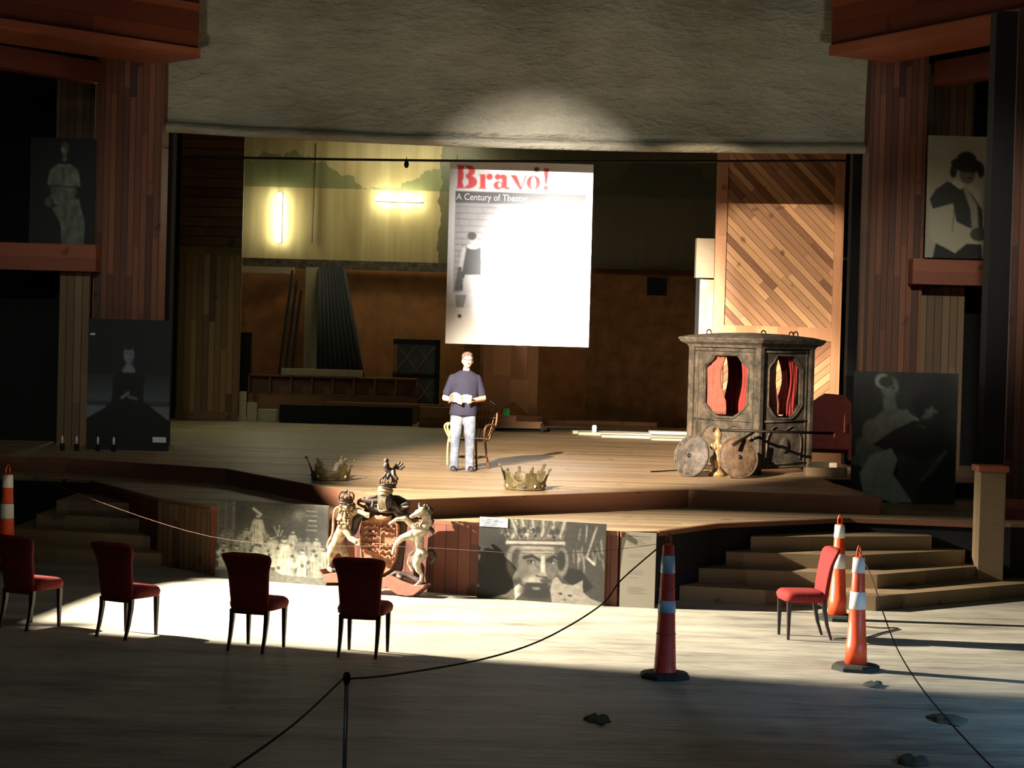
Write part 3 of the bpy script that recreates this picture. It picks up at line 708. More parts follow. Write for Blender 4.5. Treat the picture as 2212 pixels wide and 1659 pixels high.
# couple
cv = Cv(130, 162, .17)
cv.noise(6, .4)
cv.poly([(.12, .42), (.28, .30), (.52, .28), (.62, .38), (.55, .48), (.36, .56), (.30, .70), (.18, .76), (.02, .70), (.08, .56)], .44)
cv.ell(.20, .45, .10, .09, .48); cv.ell(.10, .60, .07, .10, .42)
cv.poly([(.28, .20), (.40, .20), (.44, .32), (.30, .34)], .40)
cv.ell(.345, .12, .085, .085, .42, soft=.1); cv.ell(.29, .07, .085, .055, .22); cv.ell(.27, .07, .07, .055, .60, ang=-.6); cv.ell(.31, .075, .07, .04, .22); cv.ell(.38, .12, .014, .008, .15); cv.line(.40, .16, .44, .16, .010, .3)
cv.poly([(.20, .56), (.40, .44), (.60, .36), (.86, .42), (.90, .62), (.70, .70), (.50, .76), (.34, .60)], .12)
cv.ell(.70, .29, .075, .065, .40, soft=.15); cv.ell(.66, .22, .10, .06, .10); cv.ell(.64, .27, .05, .07, .10); cv.line(.77, .28, .80, .30, .014, .38); cv.ell(.72, .27, .012, .008, .1)
cv.line(.55, .33, .62, .36, .014, .55); cv.line(.62, .40, .70, .42, .01, .3)
cv.poly([(.08, .78), (.18, .64), (.38, .58), (.44, .66), (.40, .78), (.52, .90), (.60, .99), (.40, 1.0), (.30, .97), (.12, .92)], .66)
cv.poly([(.44, .60), (.70, .68), (.90, .60), (.84, .72), (.66, .86), (.60, 1.0), (.46, .84)], .24)
cv.line(.90, .60, .68, .82, .018, .34); cv.ell(.04, .68, .05, .04, .36)
cv.blur(1).noise(30, .1).tint(.95, 1, .9)
poster('photo_board', 'large dark photo board of a woman in white beside a man in profile', 'photo', cv, (1836, 804, 2062, 1092), 28.0, lean=.0, zb=ZL, m=M_BLACKP)

# ------------------------------------------------------------------ upholstered chairs
def make_chair(label):
    t = thing('dining_chair', label, 'chair', group='red upholstered chairs on the floor')
    q = MB(); secs = []                   # seat cushion: front is +y
    for zz, k in ((.395, .93), (.41, 1.0), (.45, 1.03), (.48, .98), (.50, .86), (.507, .6)):
        sec = []
        for i in range(28):
            a = 2*PI*i/28; c, s = math.cos(a), math.sin(a); e = 0.42
            x = .235*k*math.copysign(abs(c)**e, c)*(1+0.10*(s > 0)*abs(s)); y = .225*k*math.copysign(abs(s)**e, s)
            sec.append((x, y+.0, zz))
        secs.append(sec)
    q.loft(secs); q.build('seat', M_VELVET, t, smooth=True)
    q = MB(); secs = []                   # back: flares at the top corners, rolls backward
    for zz, hw, yy, th in ((.36, .185, -.215, .028), (.42, .190, -.222, .034), (.55, .195, -.240, .038), (.70, .203, -.262, .036), (.78, .212, -.278, .034), (.83, .228, -.292, .034), (.88, .245, -.308, .036), (.92, .248, -.324, .034), (.945, .236, -.338, .028), (.953, .20, -.342, .012)):
        sec = []
        for i in range(28):
            a = 2*PI*i/28; c, s = math.cos(a), math.sin(a)
            hw_ = hw*1.04; x = hw_*math.copysign(abs(c)**0.45, c); y = yy+th*math.copysign(abs(s)**0.8, s)-0.05*(x/hw)**2*0+0.02*(abs(x)/hw)**3
            zt = zz+((0.014*math.sin(min(1, abs(x)/hw)*PI)-.006) if zz > .9 else 0)
            sec.append((x, y, zt))
        secs.append(sec)
    q.loft(secs); q.build('backrest', M_VELVET, t, smooth=True)
    for sx in (-1, 1):
        q = MB(); q.loft([[(sx*.19+dx*w_, .18+dy*w_, z_) for dx, dy in ((-1, -1), (1, -1), (1, 1), (-1, 1))] for z_, w_ in ((0, .013), (.2, .018), (.40, .023))])
        q.build('leg', M_LEG, t, bevel=.003)
        q = MB(); q.loft([[(sx*.18+dx*w_, y_+dy*w_, z_) for dx, dy in ((-1, -1), (1, -1), (1, 1), (-1, 1))] for z_, w_, y_ in ((0, .013, -.285), (.15, .017, -.235), (.30, .021, -.205), (.40, .023, -.20))])
        q.build('leg', M_LEG, t, bevel=.003)
    return t
CH = [(786, 1415, 18.60, -9, 'dark red upholstered chair seen from behind, in front of the coat of arms'),
      (557, 1399, 18.75, -18, 'dark red upholstered chair in front of the crowd photo board'),
      (279, 1372, 19.35, -28, 'dark red upholstered chair in front of the left stage steps'),
      (70, 1354, 19.75, -29, 'dark red upholstered chair at the far left edge of the floor'),
      (1728, 1380, 20.45, 97, 'red upholstered chair standing sideways beside the two bright orange cones')]
proto = None
for px, py, Y, deg, lab in CH:
    o = make_chair(lab) if proto is None else copy_tree(proto)
    proto = proto or o
    c = PY(px, py, Y); o.location = (c.x, Y, 0); o.rotation_euler = (0, 0, math.radians(deg)); o['label'] = lab

# ------------------------------------------------------------------ tall traffic cones
def make_cone(label, mb, mband, ridged=False, z=(0.55, 0.70, 0.86, 1.0), H=1.07, loc=(0, 0, 0)):
    t = thing('traffic_cone', label, 'traffic cone', loc, group='striped traffic cones')
    n = 8; q = MB(); secs = []
    for zz, r in ((0, .235), (.035, .235), (.055, .20), (.06, .12)):
        secs.append([(r*math.cos(2*PI*(k+.5)/n)*1.0, r*math.sin(2*PI*(k+.5)/n), zz) for k in range(n)])
    q.loft(secs); q.build('base', M_RUBBER, t)
    R_ = lambda zz: .105-(.105-.052)*zz/H
    prof = [(R_(.05)+.004, .055)]
    if ridged:
        for k in range(1, 12):
            zz = k*H/12; prof += [(R_(zz), zz-.006), (R_(zz)+.006*(k % 4 == 0), zz), (R_(zz)-.002, zz+.006)]
    else:
        prof += [(R_(.26)+.006, .26), (R_(.262)+.001, .264), (R_(.6), .6)]
    prof += [(R_(H), H-.01), (.04, H)]
    MB().lathe(prof, 24).build('body', mb, t, smooth=not ridged)
    for a, b in z: MB().lathe([(R_(a)+.0015, a), (R_(a)+.004, a+.001), (R_(b)+.004, b-.001), (R_(b)+.0015, b)], 24).build('reflective_band', mband, t, smooth=True)
    h = spline([(-.02, 0, H-.01), (-.022, 0, H+.05), (0, 0, H+.10), (.022, 0, H+.05), (.02, 0, H-.01)], 5)
    MB().tube(h, .009, 8).build('handle', mb, t, smooth=True)
    return t
c1 = PY(1436, 1462, 17.7)
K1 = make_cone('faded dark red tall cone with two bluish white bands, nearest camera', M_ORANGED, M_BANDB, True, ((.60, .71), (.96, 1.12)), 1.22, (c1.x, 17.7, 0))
c2 = PY(1848, 1450, 18.45)
K2 = make_cone('bright orange and white tall cone on octagonal rubber base, nearer of the right pair', M_ORANGE, M_BAND, False, ((.58, .745), (.925, 1.07)), 1.08, (c2.x, 18.45, 0))
c3 = PY(1808, 1335, 21.9)
K3 = copy_tree(K2); K3.location = (c3.x, 21.9, 0); K3['label'] = 'orange and white tall cone standing between the red side chair and stage steps'
K0 = copy_tree(K2); K0.location = (PY(13, 1200, 24.4).x, 24.4, 0); K0.scale = (1.12,)*3; K0['label'] = 'orange and white tall cone at the left edge before the left steps'
K2.rotation_euler.z = .5

# rope barrier
K1top = Vector((c1.x, 17.7, 1.27)); K2top = Vector((c2.x, 18.45, 1.13)); K0top = Vector((K0.location.x, 24.4, 1.30))
sy = 11.3; stp = PY(749, 1470, sy)
t = thing('stanchion', 'slim silver rope stanchion in the foreground', 'stanchion', (stp.x, sy, 0))
MB().lathe([(.15, 0), (.15, .012), (.03, .03), (.014, .05)], 24).build('base', M_IRON, t, smooth=True)
MB().lathe([(.013, .03), (.013, stp.z-.02)], 14).build('pole', M_CHROME, t, smooth=True)
MB().lathe([(.014, stp.z-.02), (.022, stp.z), (.022, stp.z+.035), (.01, stp.z+.05)], 14).build('clip', M_IRON, t, smooth=True)
S0 = Vector((stp.x, sy, stp.z+.012))
def rope(pts, label, r=.006, k=10):
    o = MB().tube(spline(pts, k), r, 6).build('rope', M_ROPE, smooth=True); tag(o, label, 'rope', 'barrier ropes'); return o
rope([S0+Vector((.02, 0, 0)), PY(860, 1456, 12.4), PY(1050, 1422, 14.2), PY(1180, 1378, 15.6), PY(1298, 1307, 16.8), PY(1345, 1250, 17.2), K1top], 'thin rope sagging between foreground stanchion and dark red cone', .007)
rope([S0-Vector((.02, 0, 0)), PY(640, 1560, 9.6), PY(490, 1668, 8.0), PY(300, 1790, 6.6)], 'thin rope running from the stanchion down to the lower left')
rope([K2top, PY(1884, 1250, 18.0), PY(1908, 1324, 17.4), PY(1939, 1403, 16.6), PY(1990, 1485, 15.4), PY(2065, 1575, 13.5), PY(2160, 1675, 11.0)], 'thin rope from bright orange cone down to the lower right')
rope([K0top, PY(450, 1158, 22.3), PY(900, 1182, 20.0), PY(1200, 1196, 18.6), K1top+Vector((-.02, 0, -.04))], 'thin rope strung across in front of the stage from left cone', .0025)
rope([K3.location+Vector((.1, -.25, .01)), PZ(1850, 1350, .01), PZ(1900, 1356, .01), PZ(1940, 1357, .01), PZ(1900, 1368, .01), PZ(1865, 1378, .01), PZ(1800, 1380, .01)], 'loose cord lying on the floor between the two right cones', .008)

# ------------------------------------------------------------------ crowns on the stage
def make_crown(label, px, py, Wd, rz):
    c = PZ(px, py, ZU)
    t = thing('prop_crown', label, 'crown', (c.x, c.y+Wd/2*0.9, ZU), rz, group='crowns on the stage')
    n = 240; R0 = Wd/2*0.84; q = MB(); rows = 16; vs = []; fs = []
    def top(a):
        u = (a/(2*PI)*6) % 1.0; d = abs(u-.5)*2      # 0 at spike centre
        tall = 0.30 if int(a/(2*PI)*6) % 2 == 0 else 0.26
        prof = float(np.interp(d, (0, .10, .17, .23, .28, .42, .50, .58, .74, 1.0), (1.0, .93, .66, .58, .66, .64, .40, .16, .05, 0)))
        return .115+prof*(tall-.115)
    for i in range(n):
        a = 2*PI*i/n; H = top(a)*Wd/.62*1.05
        for j in range(rows+1):
            z_ = H*j/rows; r = R0+0.09*(z_/.34)**1.6*Wd/.62*1.3
            vs.append((r*math.cos(a), r*math.sin(a), z_))
    for i in range(n):
        k = (i+1) % n
        fs += [(i*(rows+1)+j, k*(rows+1)+j, k*(rows+1)+j+1, i*(rows+1)+j+1) for j in range(rows)]
    q.add(vs, fs); o = q.build('crown_band', M_GOLD, t, smooth=True); m = o.modifiers.new('t', 'SOLIDIFY'); m.thickness = .012; m.offset = 0
    q = MB()
    for zz in (.02, .10): q.tube([(( R0+.008)*math.cos(2*PI*i/60), (R0+.008)*math.sin(2*PI*i/60), zz) for i in range(60)], .011, 8, closed=True)
    q.build('rim', M_GOLD, t, smooth=True)
    for i in range(12):
        a = 2*PI*(i+.5)/12; r = R0+.014
        MB().ball((r*math.cos(a), r*math.sin(a), .06), (.018, .018, .022), 10).build('jewel', M_PALE if i % 3 == 0 else M_GOLD, t, smooth=True)
    for i in range(6):
        a = 2*PI*(i+.5)/6; H = (.30 if i % 2 == 0 else .26)*Wd/.62*1.05+.01; r = R0+0.09*(H/.34)**1.6*Wd/.62*1.3
        MB().ball((r*math.cos(a), r*math.sin(a), H), (.024, .024, .018), 10).build('finial', M_GOLD, t, smooth=True)
    return t
make_crown('tarnished gold prop crown in the light at the front edge of the stage', 1134, 1061, .60, .25)
make_crown('dark prop crown in shadow near the stage edge, left of the coat of arms', 710, 1040, .58, .7)

# ------------------------------------------------------------------ royal coat of arms carving
ax = PY(830, 1290, 23.0).x
arms = thing('coat_of_arms', 'carved wooden coat of arms with crowned lion, unicorn and helmet leaning on stage front', 'carving', (ax, 23.15, 0), rot=(-.04, 0, -.32))
K = 1/(4.74*182.6)
def C(cx, cy, d=0.0): return ((cx-806)*K, d, (1500-cy)*K+.015)
def r_(v): return v*K
def limb(q, pts, rs, d=None):
    for i in range(len(pts)-1):
        a, b = pts[i], pts[i+1]; q.capsule(C(*a), C(*b), r_(rs[i]), r_(rs[i+1]), 12)
# backing sheet, dark fill put in for the shade between the carvings
q = MB(); q.prism([C(x, y)[::2] for x, y in ((560, 560), (690, 500), (900, 500), (1040, 560), (1010, 800), (980, 1250), (900, 1430), (700, 1430), (560, 1250), (500, 900))], -.02, .04, 'xz')
q.build('backing', M_DARKC, arms)
# shield with quarters
q = MB(); q.prism([C(x, y)[::2] for x, y in ((560, 790), (640, 760), (700, 700), (760, 720), (820, 700), (880, 760), (945, 800), (950, 1000), (930, 1150), (880, 1260), (745, 1350), (610, 1260), (560, 1150), (545, 950))], -.09, -.02, 'xz')
rr = np.random.RandomState(2)
for qx, qy in ((1, 0), (0, 0), (0, 1), (1, 1)):
    for k in range(3 if (qx+qy) != 1 else 2):
        y0 = 830+qy*190+k*58; pts = [C(575+qx*190+i*14, y0+12*math.sin(i*1.3+k), -.10) for i in range(12)]
        q.tube(pts, [r_(7+9*abs(math.sin(i*.9))) for i in range(12)], 8)
q.tube([C(770, 770, -.10), C(765, 1290, -.10)], r_(7), 6).tube([C(555, 1005, -.10), C(940, 1005, -.10)], r_(7), 6)
rim = [C(x, y, -.09) for x, y in ((560, 790), (640, 760), (700, 700), (760, 725), (820, 700), (880, 760), (945, 800), (950, 1000), (930, 1150), (880, 1260), (745, 1350), (610, 1260), (560, 1150), (545, 950))]
q.tube(rim, r_(11), 8, closed=True)
q.build('shield', M_SHIELD, arms)
q = MB()                                  # scroll ornament on top of the shield
limb(q, [(690, 715, -.10), (745, 745, -.12), (800, 745, -.12), (870, 715, -.10)], [14, 26, 26, 14]); q.ball(C(770, 730, -.12), (r_(34), .02, r_(26)))
q.organic('scroll', M_SHIELD, arms, .006)
# lion
q = MB()
limb(q, [(262, 1080, -.10), (305, 960, -.12), (372, 850, -.13), (385, 740, -.13)], [66, 58, 72, 70])
q.ball(C(402, 632, -.16), (r_(52), r_(56), r_(54))); limb(q, [(405, 640, -.19), (420, 655, -.23)], [36, 26])
q.ball(C(396, 668, -.225), (r_(26), r_(20), r_(15)))
limb(q, [(370, 610, -.21), (388, 606, -.22)], [9, 9]); limb(q, [(420, 606, -.22), (438, 610, -.21)], [9, 9])
limb(q, [(440, 700, -.13), (530, 672, -.16), (610, 700, -.19), (640, 715, -.19)], [46, 30, 24, 26]); 
for k in range(4): limb(q, [(620+k*3, 690+k*13, -.20), (668, 690+k*16, -.21)], [10, 7])
limb(q, [(400, 880, -.16), (470, 960, -.20), (540, 990, -.22)], [44, 32, 30])
for k in range(4): limb(q, [(548, 970+k*16, -.23), (590, 965+k*20, -.24)], [11, 7])
limb(q, [(255, 1070, -.12), (232, 1150, -.14), (220, 1230, -.12), (212, 1290, -.13), (262, 1308, -.18)], [62, 48, 26, 24, 22])
limb(q, [(320, 1060, -.08), (372, 1140, -.08), (395, 1230, -.06), (400, 1300, -.08)], [52, 44, 28, 24])
q.organic('lion', M_LION, arms, .0055, 3)
q = MB()                                  # mane in locks
for ring, (ra, rb, dd, n_) in enumerate(((70, 78, -.13, 15), (54, 62, -.175, 12))):
    for i in range(n_):
        a = -PI*.12+i/(n_-1)*PI*1.24; x = 400+math.cos(a)*ra; y = 645+math.sin(a)*rb*1.1
        x2 = x+math.cos(a)*16+rr.uniform(-5, 5); y2 = y+44+12*math.sin(a)
        limb(q, [(x, y, dd), ((x+x2)/2+7*(-1)**i, (y+y2)/2, dd-.025), (x2, y2, dd-.012)], [17, 14, 5])
for i in range(14):
    x = 335+i%5*26+rr.uniform(-6, 6); y = 755+i//5*34; limb(q, [(x, y, -.19), (x+6*(-1)**i, y+22, -.215), (x+2, y+46, -.20)], [16, 13, 5])
limb(q, [(400, 700, -.21), (405, 740, -.225), (400, 772, -.21)], [16, 14, 5])
limb(q, [(452, 800, -.20), (455, 855, -.20)], [18, 7]); limb(q, [(410, 800, -.21), (415, 850, -.2)], [18, 7])
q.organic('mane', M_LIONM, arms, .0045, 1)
for sx in (-17, 21): MB().ball(C(402+sx, 626, -.222), r_(6.5), 8).build('eye', M_DARKC, arms, smooth=True)
MB().ball(C(400, 651, -.262), (r_(11), r_(7), r_(7)), 8).build('nose', M_DARKC, arms, smooth=True)
MB().ball(C(1182, 650, -.205), r_(6.5), 8).build('eye', M_DARKC, arms, smooth=True)
q = MB(); tl = spline([C(240, 1110, -.05), C(165, 1080, -.05), C(172, 1010, -.05), (C(208, 930, -.05)), C(212, 780, -.05), C(222, 690, -.05), C(262, 655, -.05), C(290, 690, -.05), C(262, 790, -.05)], 6)
q.tube(tl, lerpn([r_(x) for x in (16, 16, 14, 13, 12, 12, 13, 12, 16)], len(tl)), 10); q.build('lion_tail', M_LION, arms, smooth=True)
def small_crown(name, cx, cy, w_, h_, d, m, par):
    q = MB(); R1 = r_(w_/2); ctr = Vector(C(cx, cy, d)); N = 40
    for zz, rr_ in ((0, 1.0), (.22*h_, .98)): q.tube([ctr+Vector((R1*rr_*math.cos(2*PI*i/N), R1*rr_*math.sin(2*PI*i/N), r_(zz))) for i in range(N)], r_(6), 6, closed=True)
    q.lathe([(R1*.95, 0), (R1*.95, r_(.3*h_)), (R1*.2, r_(.32*h_))], 24, ctr)
    for i in range(8):
        a = 2*PI*i/8; pts = [ctr+Vector((R1*k*math.cos(a), R1*k*math.sin(a), r_(z_*h_))) for k, z_ in ((1, .25), (1.12, .55), (.85, .85), (.3, .9), (0, .82))]
        q.tube(spline(pts, 4), r_(8), 6); q.ball(ctr+Vector((R1*1.0*math.cos(a+.39), R1*1.0*math.sin(a+.39), r_(.42*h_))), r_(11), 8)
    q.ball(ctr+Vector((0, 0, r_(h_))), r_(14), 8)
    return q.build(name, m, par, smooth=True)
small_crown('lion_crown', 388, 596, 150, 118, -.16, M_DARKC, arms)
MB().ball(C(388, 552, -.16), (r_(58), r_(58), r_(44)), 14).build('crown_cap', M_SHIELD, arms, smooth=True)
# unicorn
q = MB()
q.capsule(C(1228, 640, -.16), C(1146, 692, -.20), r_(42), r_(22)); q.ball(C(1134, 700, -.205), (r_(25), r_(20), r_(20)))
q.ball(C(1206, 672, -.17), (r_(40), r_(30), r_(38)))
limb(q, [(1240, 595, -.13), (1248, 570, -.13)], [16, 5]); limb(q, [(1200, 600, -.16), (1193, 560, -.16)], [14, 5])
limb(q, [(1250, 660, -.12), (1278, 745, -.10), (1240, 830, -.12), (1175, 875, -.14), (1195, 960, -.13), (1200, 1030, -.12), (1245, 1085, -.12)], [46, 54, 62, 70, 60, 48, 54])
limb(q, [(1190, 850, -.12), (1110, 800, -.10), (1048, 728, -.16), (965, 738, -.19), (922, 768, -.19), (897, 788, -.19)], [46, 30, 27, 20, 17, 20])
limb(q, [(1130, 890, -.17), (1035, 925, -.20), (985, 975, -.20), (950, 1035, -.19), (942, 1088, -.19)], [52, 34, 25, 18, 20])
limb(q, [(1215, 1090, -.14), (1195, 1170, -.17), (1215, 1240, -.16), (1248, 1290, -.14), (1245, 1350, -.15), (1200, 1405, -.18), (1185, 1420, -.19)], [52, 46, 32, 19, 16, 17, 22])
limb(q, [(1200, 1060, -.09), (1120, 1110, -.09), (1090, 1180, -.08), (1120, 1260, -.07)], [44, 38, 28, 18])
limb(q, [(1172, 640, -.19), (1180, 636, -.20)], [8, 8])
q.organic('unicorn', M_HORSE, arms, .0055, 3)
q = MB()
for i in range(14):
    y = 590+i*18; x = 1290+22*math.sin(i*1.1)+i*1.6; limb(q, [(x-20, y, -.11), (x+8, y+22, -.10), (x+2, y+48, -.10)], [20, 18, 8])
q.organic('unicorn_mane', M_DARKC, arms, .006, 2)
q = MB(); tl = spline([C(1280, 1060, -.06), C(1330, 1050, -.06), C(1355, 1110, -.06), C(1320, 1165, -.06), C(1290, 1130, -.06)], 6)
q.tube(tl, lerpn([r_(x) for x in (14, 18, 24, 22, 12)], len(tl)), 8); q.build('unicorn_tail', M_DARKC, arms, smooth=True)
small_crown('unicorn_collar', 1180, 815, 110, 46, -.14, M_HORSE, arms)
# helmet with grille
q = MB(); q.ball(C(815, 560, -.10), (r_(80), .10, r_(100)), 20); q.lathe([(r_(60), 0), (r_(85), r_(-30)), (r_(70), r_(-44))][::-1], 20, C(815, 640, -.09))
q.build('helmet', M_DARKC, arms, smooth=True)
q = MB()
for k in range(6):
    x = 765+k*15; q.tube(spline([C(x, 492, -.17), C(x-2, 560, -.215), C(x+4, 640, -.19)], 5), r_(5.5), 6)
q.tube(spline([C(740, 505, -.15), C(800, 488, -.20), C(860, 500, -.16)], 5), r_(9), 6).tube(spline([C(740, 600, -.15), C(765, 650, -.19), C(810, 662, -.20), C(850, 640, -.18)], 5), r_(9), 6)
q.build('grille', M_LION, arms, smooth=True)
q = MB()
for yy, w2 in ((475, 62), (452, 70), (425, 64)): q.tube([Vector(C(798, yy, -.10))+Vector((r_(w2)*math.cos(2*PI*i/30), r_(w2)*.9*math.sin(2*PI*i/30), 0)) for i in range(30)], r_(14), 8, closed=True)
q.build('torse', M_LION, arms, smooth=True)
small_crown('crest_crown', 820, 420, 170, 120, -.09, M_DARKC, arms)
q = MB()                                  # small crest beast
limb(q, [(880, 330, -.08), (860, 260, -.10), (815, 235, -.12)], [38, 36, 34]); q.ball(C(808, 200, -.13), (r_(34), r_(34), r_(40)))
limb(q, [(820, 260, -.12), (790, 310, -.14), (780, 325, -.15)], [20, 14, 16]); limb(q, [(885, 250, -.12), (900, 290, -.15), (935, 325, -.15)], [24, 18, 20]); limb(q, [(840, 290, -.13), (830, 330, -.14)], [20, 16])
q.ball(C(800, 150, -.12), (r_(28), r_(28), r_(34)))
for a, b, c_ in ((905, 175, 880), (935, 160, 900), (965, 170, 920), (985, 200, 940), (960, 225, 930)): limb(q, [(c_-10, 225, -.08), (a, b, -.08)], [10, 12])
q.organic('crest', M_DARKC, arms, .006, 2)
# mantling scrolls
q = MB()
for pts, rs in (([(740, 560, -.08), (640, 575, -.09), (560, 560, -.10), (505, 575, -.10), (500, 605, -.11), (560, 630, -.12), (640, 640, -.10), (720, 660, -.09)], [26, 34, 30, 16, 12, 16, 26, 24]),
                ([(690, 520, -.09), (610, 545, -.1), (540, 560, -.1)], [14, 20, 10]),
                ([(680, 580, -.14), (685, 620, -.16), (680, 655, -.14)], [14, 18, 10]),
                ([(870, 560, -.08), (920, 590, -.09), (950, 650, -.10), (1000, 670, -.10)], [30, 30, 22, 12]),
                ([(920, 560, -.13), (955, 620, -.15), (985, 665, -.14)], [9, 12, 10]),
                ([(880, 600, -.08), (980, 620, -.09), (1050, 590, -.10), (1060, 560, -.11)], [40, 36, 22, 8]),
                ([(980, 600, -.12), (1010, 580, -.13), (1055, 560, -.13)], [8, 10, 6]), ([(980, 620, -.12), (1050, 610, -.13), (1075, 600, -.13)], [8, 9, 6]),
                ([(890, 650, -.08), (960, 700, -.09), (1080, 700, -.08)], [30, 34, 20]), ([(560, 700, -.07), (480, 760, -.06), (440, 900, -.05)], [34, 50, 40])):
    limb(q, pts, rs)
q.organic('mantling', M_DARKC, arms, .006, 2)
# plinth ribbon
q = MB(); q.prism([C(x, y)[::2] for x, y in ((130, 1300), (180, 1350), (430, 1300), (720, 1380), (720, 1480), (430, 1420), (215, 1435), (170, 1390))], -.20, .02, 'xz')
q.prism([C(x, y)[::2] for x, y in ((700, 1380), (880, 1330), (900, 1310), (1180, 1400), (1310, 1385), (1300, 1410), (1190, 1500), (1120, 1512), (1020, 1505), (900, 1440), (700, 1480))], -.22, .02, 'xz')
q.build('plinth', M_REDB, arms, bevel=.006)
q = MB(); limb(q, [(880, 1330, -.12), (960, 1290, -.12), (1080, 1310, -.10), (1200, 1360, -.10), (1290, 1400, -.10)], [14, 26, 30, 36, 22]); limb(q, [(1000, 1320, -.16), (1035, 1330, -.18)], [26, 24])
q.organic('rockwork', M_DARKC, arms, .007, 2)
q = MB(); limb(q, [(250, 1300, -.12), (330, 1310, -.12), (420, 1290, -.10)], [20, 26, 22]); q.organic('rockwork', M_DARKC, arms, .007, 2)

# ------------------------------------------------------------------ man reading
mx = PZ(992, 1012, ZU)
man = thing('person', 'man in navy t-shirt and faded jeans standing on stage reading from papers', 'person', (mx.x+.05, 29.0, ZU), rz=.10)
def man_parts():
    body = MB(); cp = body.capsule; bl = body.ball
    # legs, pelvis, torso (front is -y)
    for s in (-1, 1):
        cp((s*.095, .0, .92), (s*.105, -.03, .50), .082, .055); cp((s*.105, -.03, .50), (s*.115, .02, .10), .052, .036); cp((s*.115, .03, .05), (s*.125, -.12, .035), .035, .03)
    cp((-.07, 0, .95), (.07, 0, .95), .085, .085); cp((0, 0, 1.0), (.02, .0, 1.25), .095, .10); cp((-.10, .01, 1.365), (.13, .01, 1.365), .072, .072); cp((.02, .0, 1.44), (.035, -.03, 1.54), .055, .052)
    # head tilted down
    hc = Vector((.04, -.055, 1.645))
    bl(hc, (.074, .094, .108), 18); bl(hc+Vector((0, -.035, -.055)), (.052, .055, .052), 14)
    cp(hc+Vector((0, -.092, .005)), hc+Vector((0, -.112, -.032)), .011, .017)             # nose
    cp(hc+Vector((-.022, -.088, -.066)), hc+Vector((.022, -.088, -.066)), .009, .009)     # mouth
    cp(hc+Vector((-.035, -.084, .026)), hc+Vector((-.018, -.09, .026)), .010, .008); cp(hc+Vector((.018, -.09, .026)), hc+Vector((.035, -.084, .026)), .008, .010)
    for s in (-1, 1): bl(hc+Vector((s*.076, .008, -.01)), (.012, .02, .030), 8)
    # arms: shoulder, elbow, wrist
    for s, el, wr in ((-1, (-.275, .035, 1.08), (-.12, -.20, 1.05)), (1, (.30, .03, 1.09), (.115, -.215, 1.06))):
        sh_ = (s*.185+.015, 0, 1.38); cp(sh_, el, .050, .044); cp(el, wr, .043, .029)
        w_ = Vector(wr); d = (w_-Vector(el)).normalized(); up = Vector((0, 0, 1)); pc = w_+d*.045
        cp(w_, w_+d*.03, .027, .026)
        side = d.cross(up).normalized()
        # palm as a flattened pad, then four fingers under the paper and a thumb on top
        for k in range(4):
            b0 = w_+d*.025+up*(.024-.016*k)*.9; kn = w_+d*.080+up*(.026-.018*k)
            cp(b0, kn, .013, .0115, 8)
            L = (.034, .040, .037, .028)[k]; f1 = kn+d*L+side*(-s)*.0-Vector((0, 0, .004)); cp(kn, f1, .0092, .0085, 8); f2 = f1+d*L*.55+Vector((0, .014, -.008)); cp(f1, f2, .0085, .0072, 8)
        t0 = w_+d*.022+up*.020; t1 = t0+d*.030+up*.026+Vector((0, -.012, 0)); t2 = t1+d*.032+Vector((0, -.008, .002)); cp(t0, t1, .0125, .011, 8); cp(t1, t2, .0105, .0085, 8)
    return body, hc
body, hc = man_parts()
body.organic('body', M_SKIN, man, .0055, 3, .5)
q = MB(); q.ball(hc+Vector((0, .018, .038)), (.083, .092, .090), 18)
for i in range(46):
    a = rr.rand()*2*PI; e = rr.uniform(.15, 1.4); x = math.cos(a)*math.cos(e); y = math.sin(a)*math.cos(e); z_ = math.sin(e)
    if y < -.55 and z_ < .45: continue
    p = hc+Vector((0, .012, .03))+Vector((x*.082, y*.094, z_*.092)); q.ball(p, .018, 8)
for s in (-1, 1): q.capsule(hc+Vector((s*.074, .005, .05)), hc+Vector((s*.074, .0, .01)), .014, .010)
hair = q
for i, v in enumerate(hair.v):            # keep the face clear
    d = Vector(v)-hc
    if d.y < -.055 and d.z < .055: hair.v[i] = (v[0], hc.y-.045, v[2])
hair.organic('hair', M_HAIR, man, .007, 2)
q = MB(); q.loft([[( .02*zz_+hw*math.cos(2*PI*i/24), .0+dp*math.sin(2*PI*i/24), z_) for i in range(24)] for z_, hw, dp, zz_ in ((.83, .205, .165, 0), (.88, .205, .168, 0), (1.0, .192, .158, .5), (1.15, .192, .155, 1), (1.30, .210, .150, 1), (1.40, .215, .125, 1), (1.46, .15, .100, 1), (1.50, .078, .072, 1))])
for s, el in ((-1, (-.248, .026, 1.16)), (1, (.268, .024, 1.16))):
    q.capsule((s*.178+.015, 0, 1.375), el, .072, .064, 14)
sh_o = q.organic('t_shirt', M_SHIRT, man, .009, 4)
q = MB()
for s in (-1, 1):
    pts = [(s*.088, .0, .90), (s*.10, -.02, .70), (s*.108, -.035, .50), (s*.112, -.01, .30), (s*.117, .02, .10), (s*.118, .02, .05)]
    rs = [.098, .096, .078, .068, .068, .074]
    for i in range(5): q.capsule(pts[i], pts[i+1], rs[i], rs[i+1], 14)
q.capsule((-.06, 0, .93), (.06, 0, .93), .105, .105, 14)
jo = q.organic('jeans', M_JEAN, man, .009, 3)
for s in (-1, 1):
    q = MB(); q.capsule((s*.12, .05, .042), (s*.135, -.14, .036), .044, .040, 14); q.box(s*.128-.04, s*.128+.04, -.17, .08, 0, .02)
    q.organic('shoe', M_SHOE, man, .007, 3)
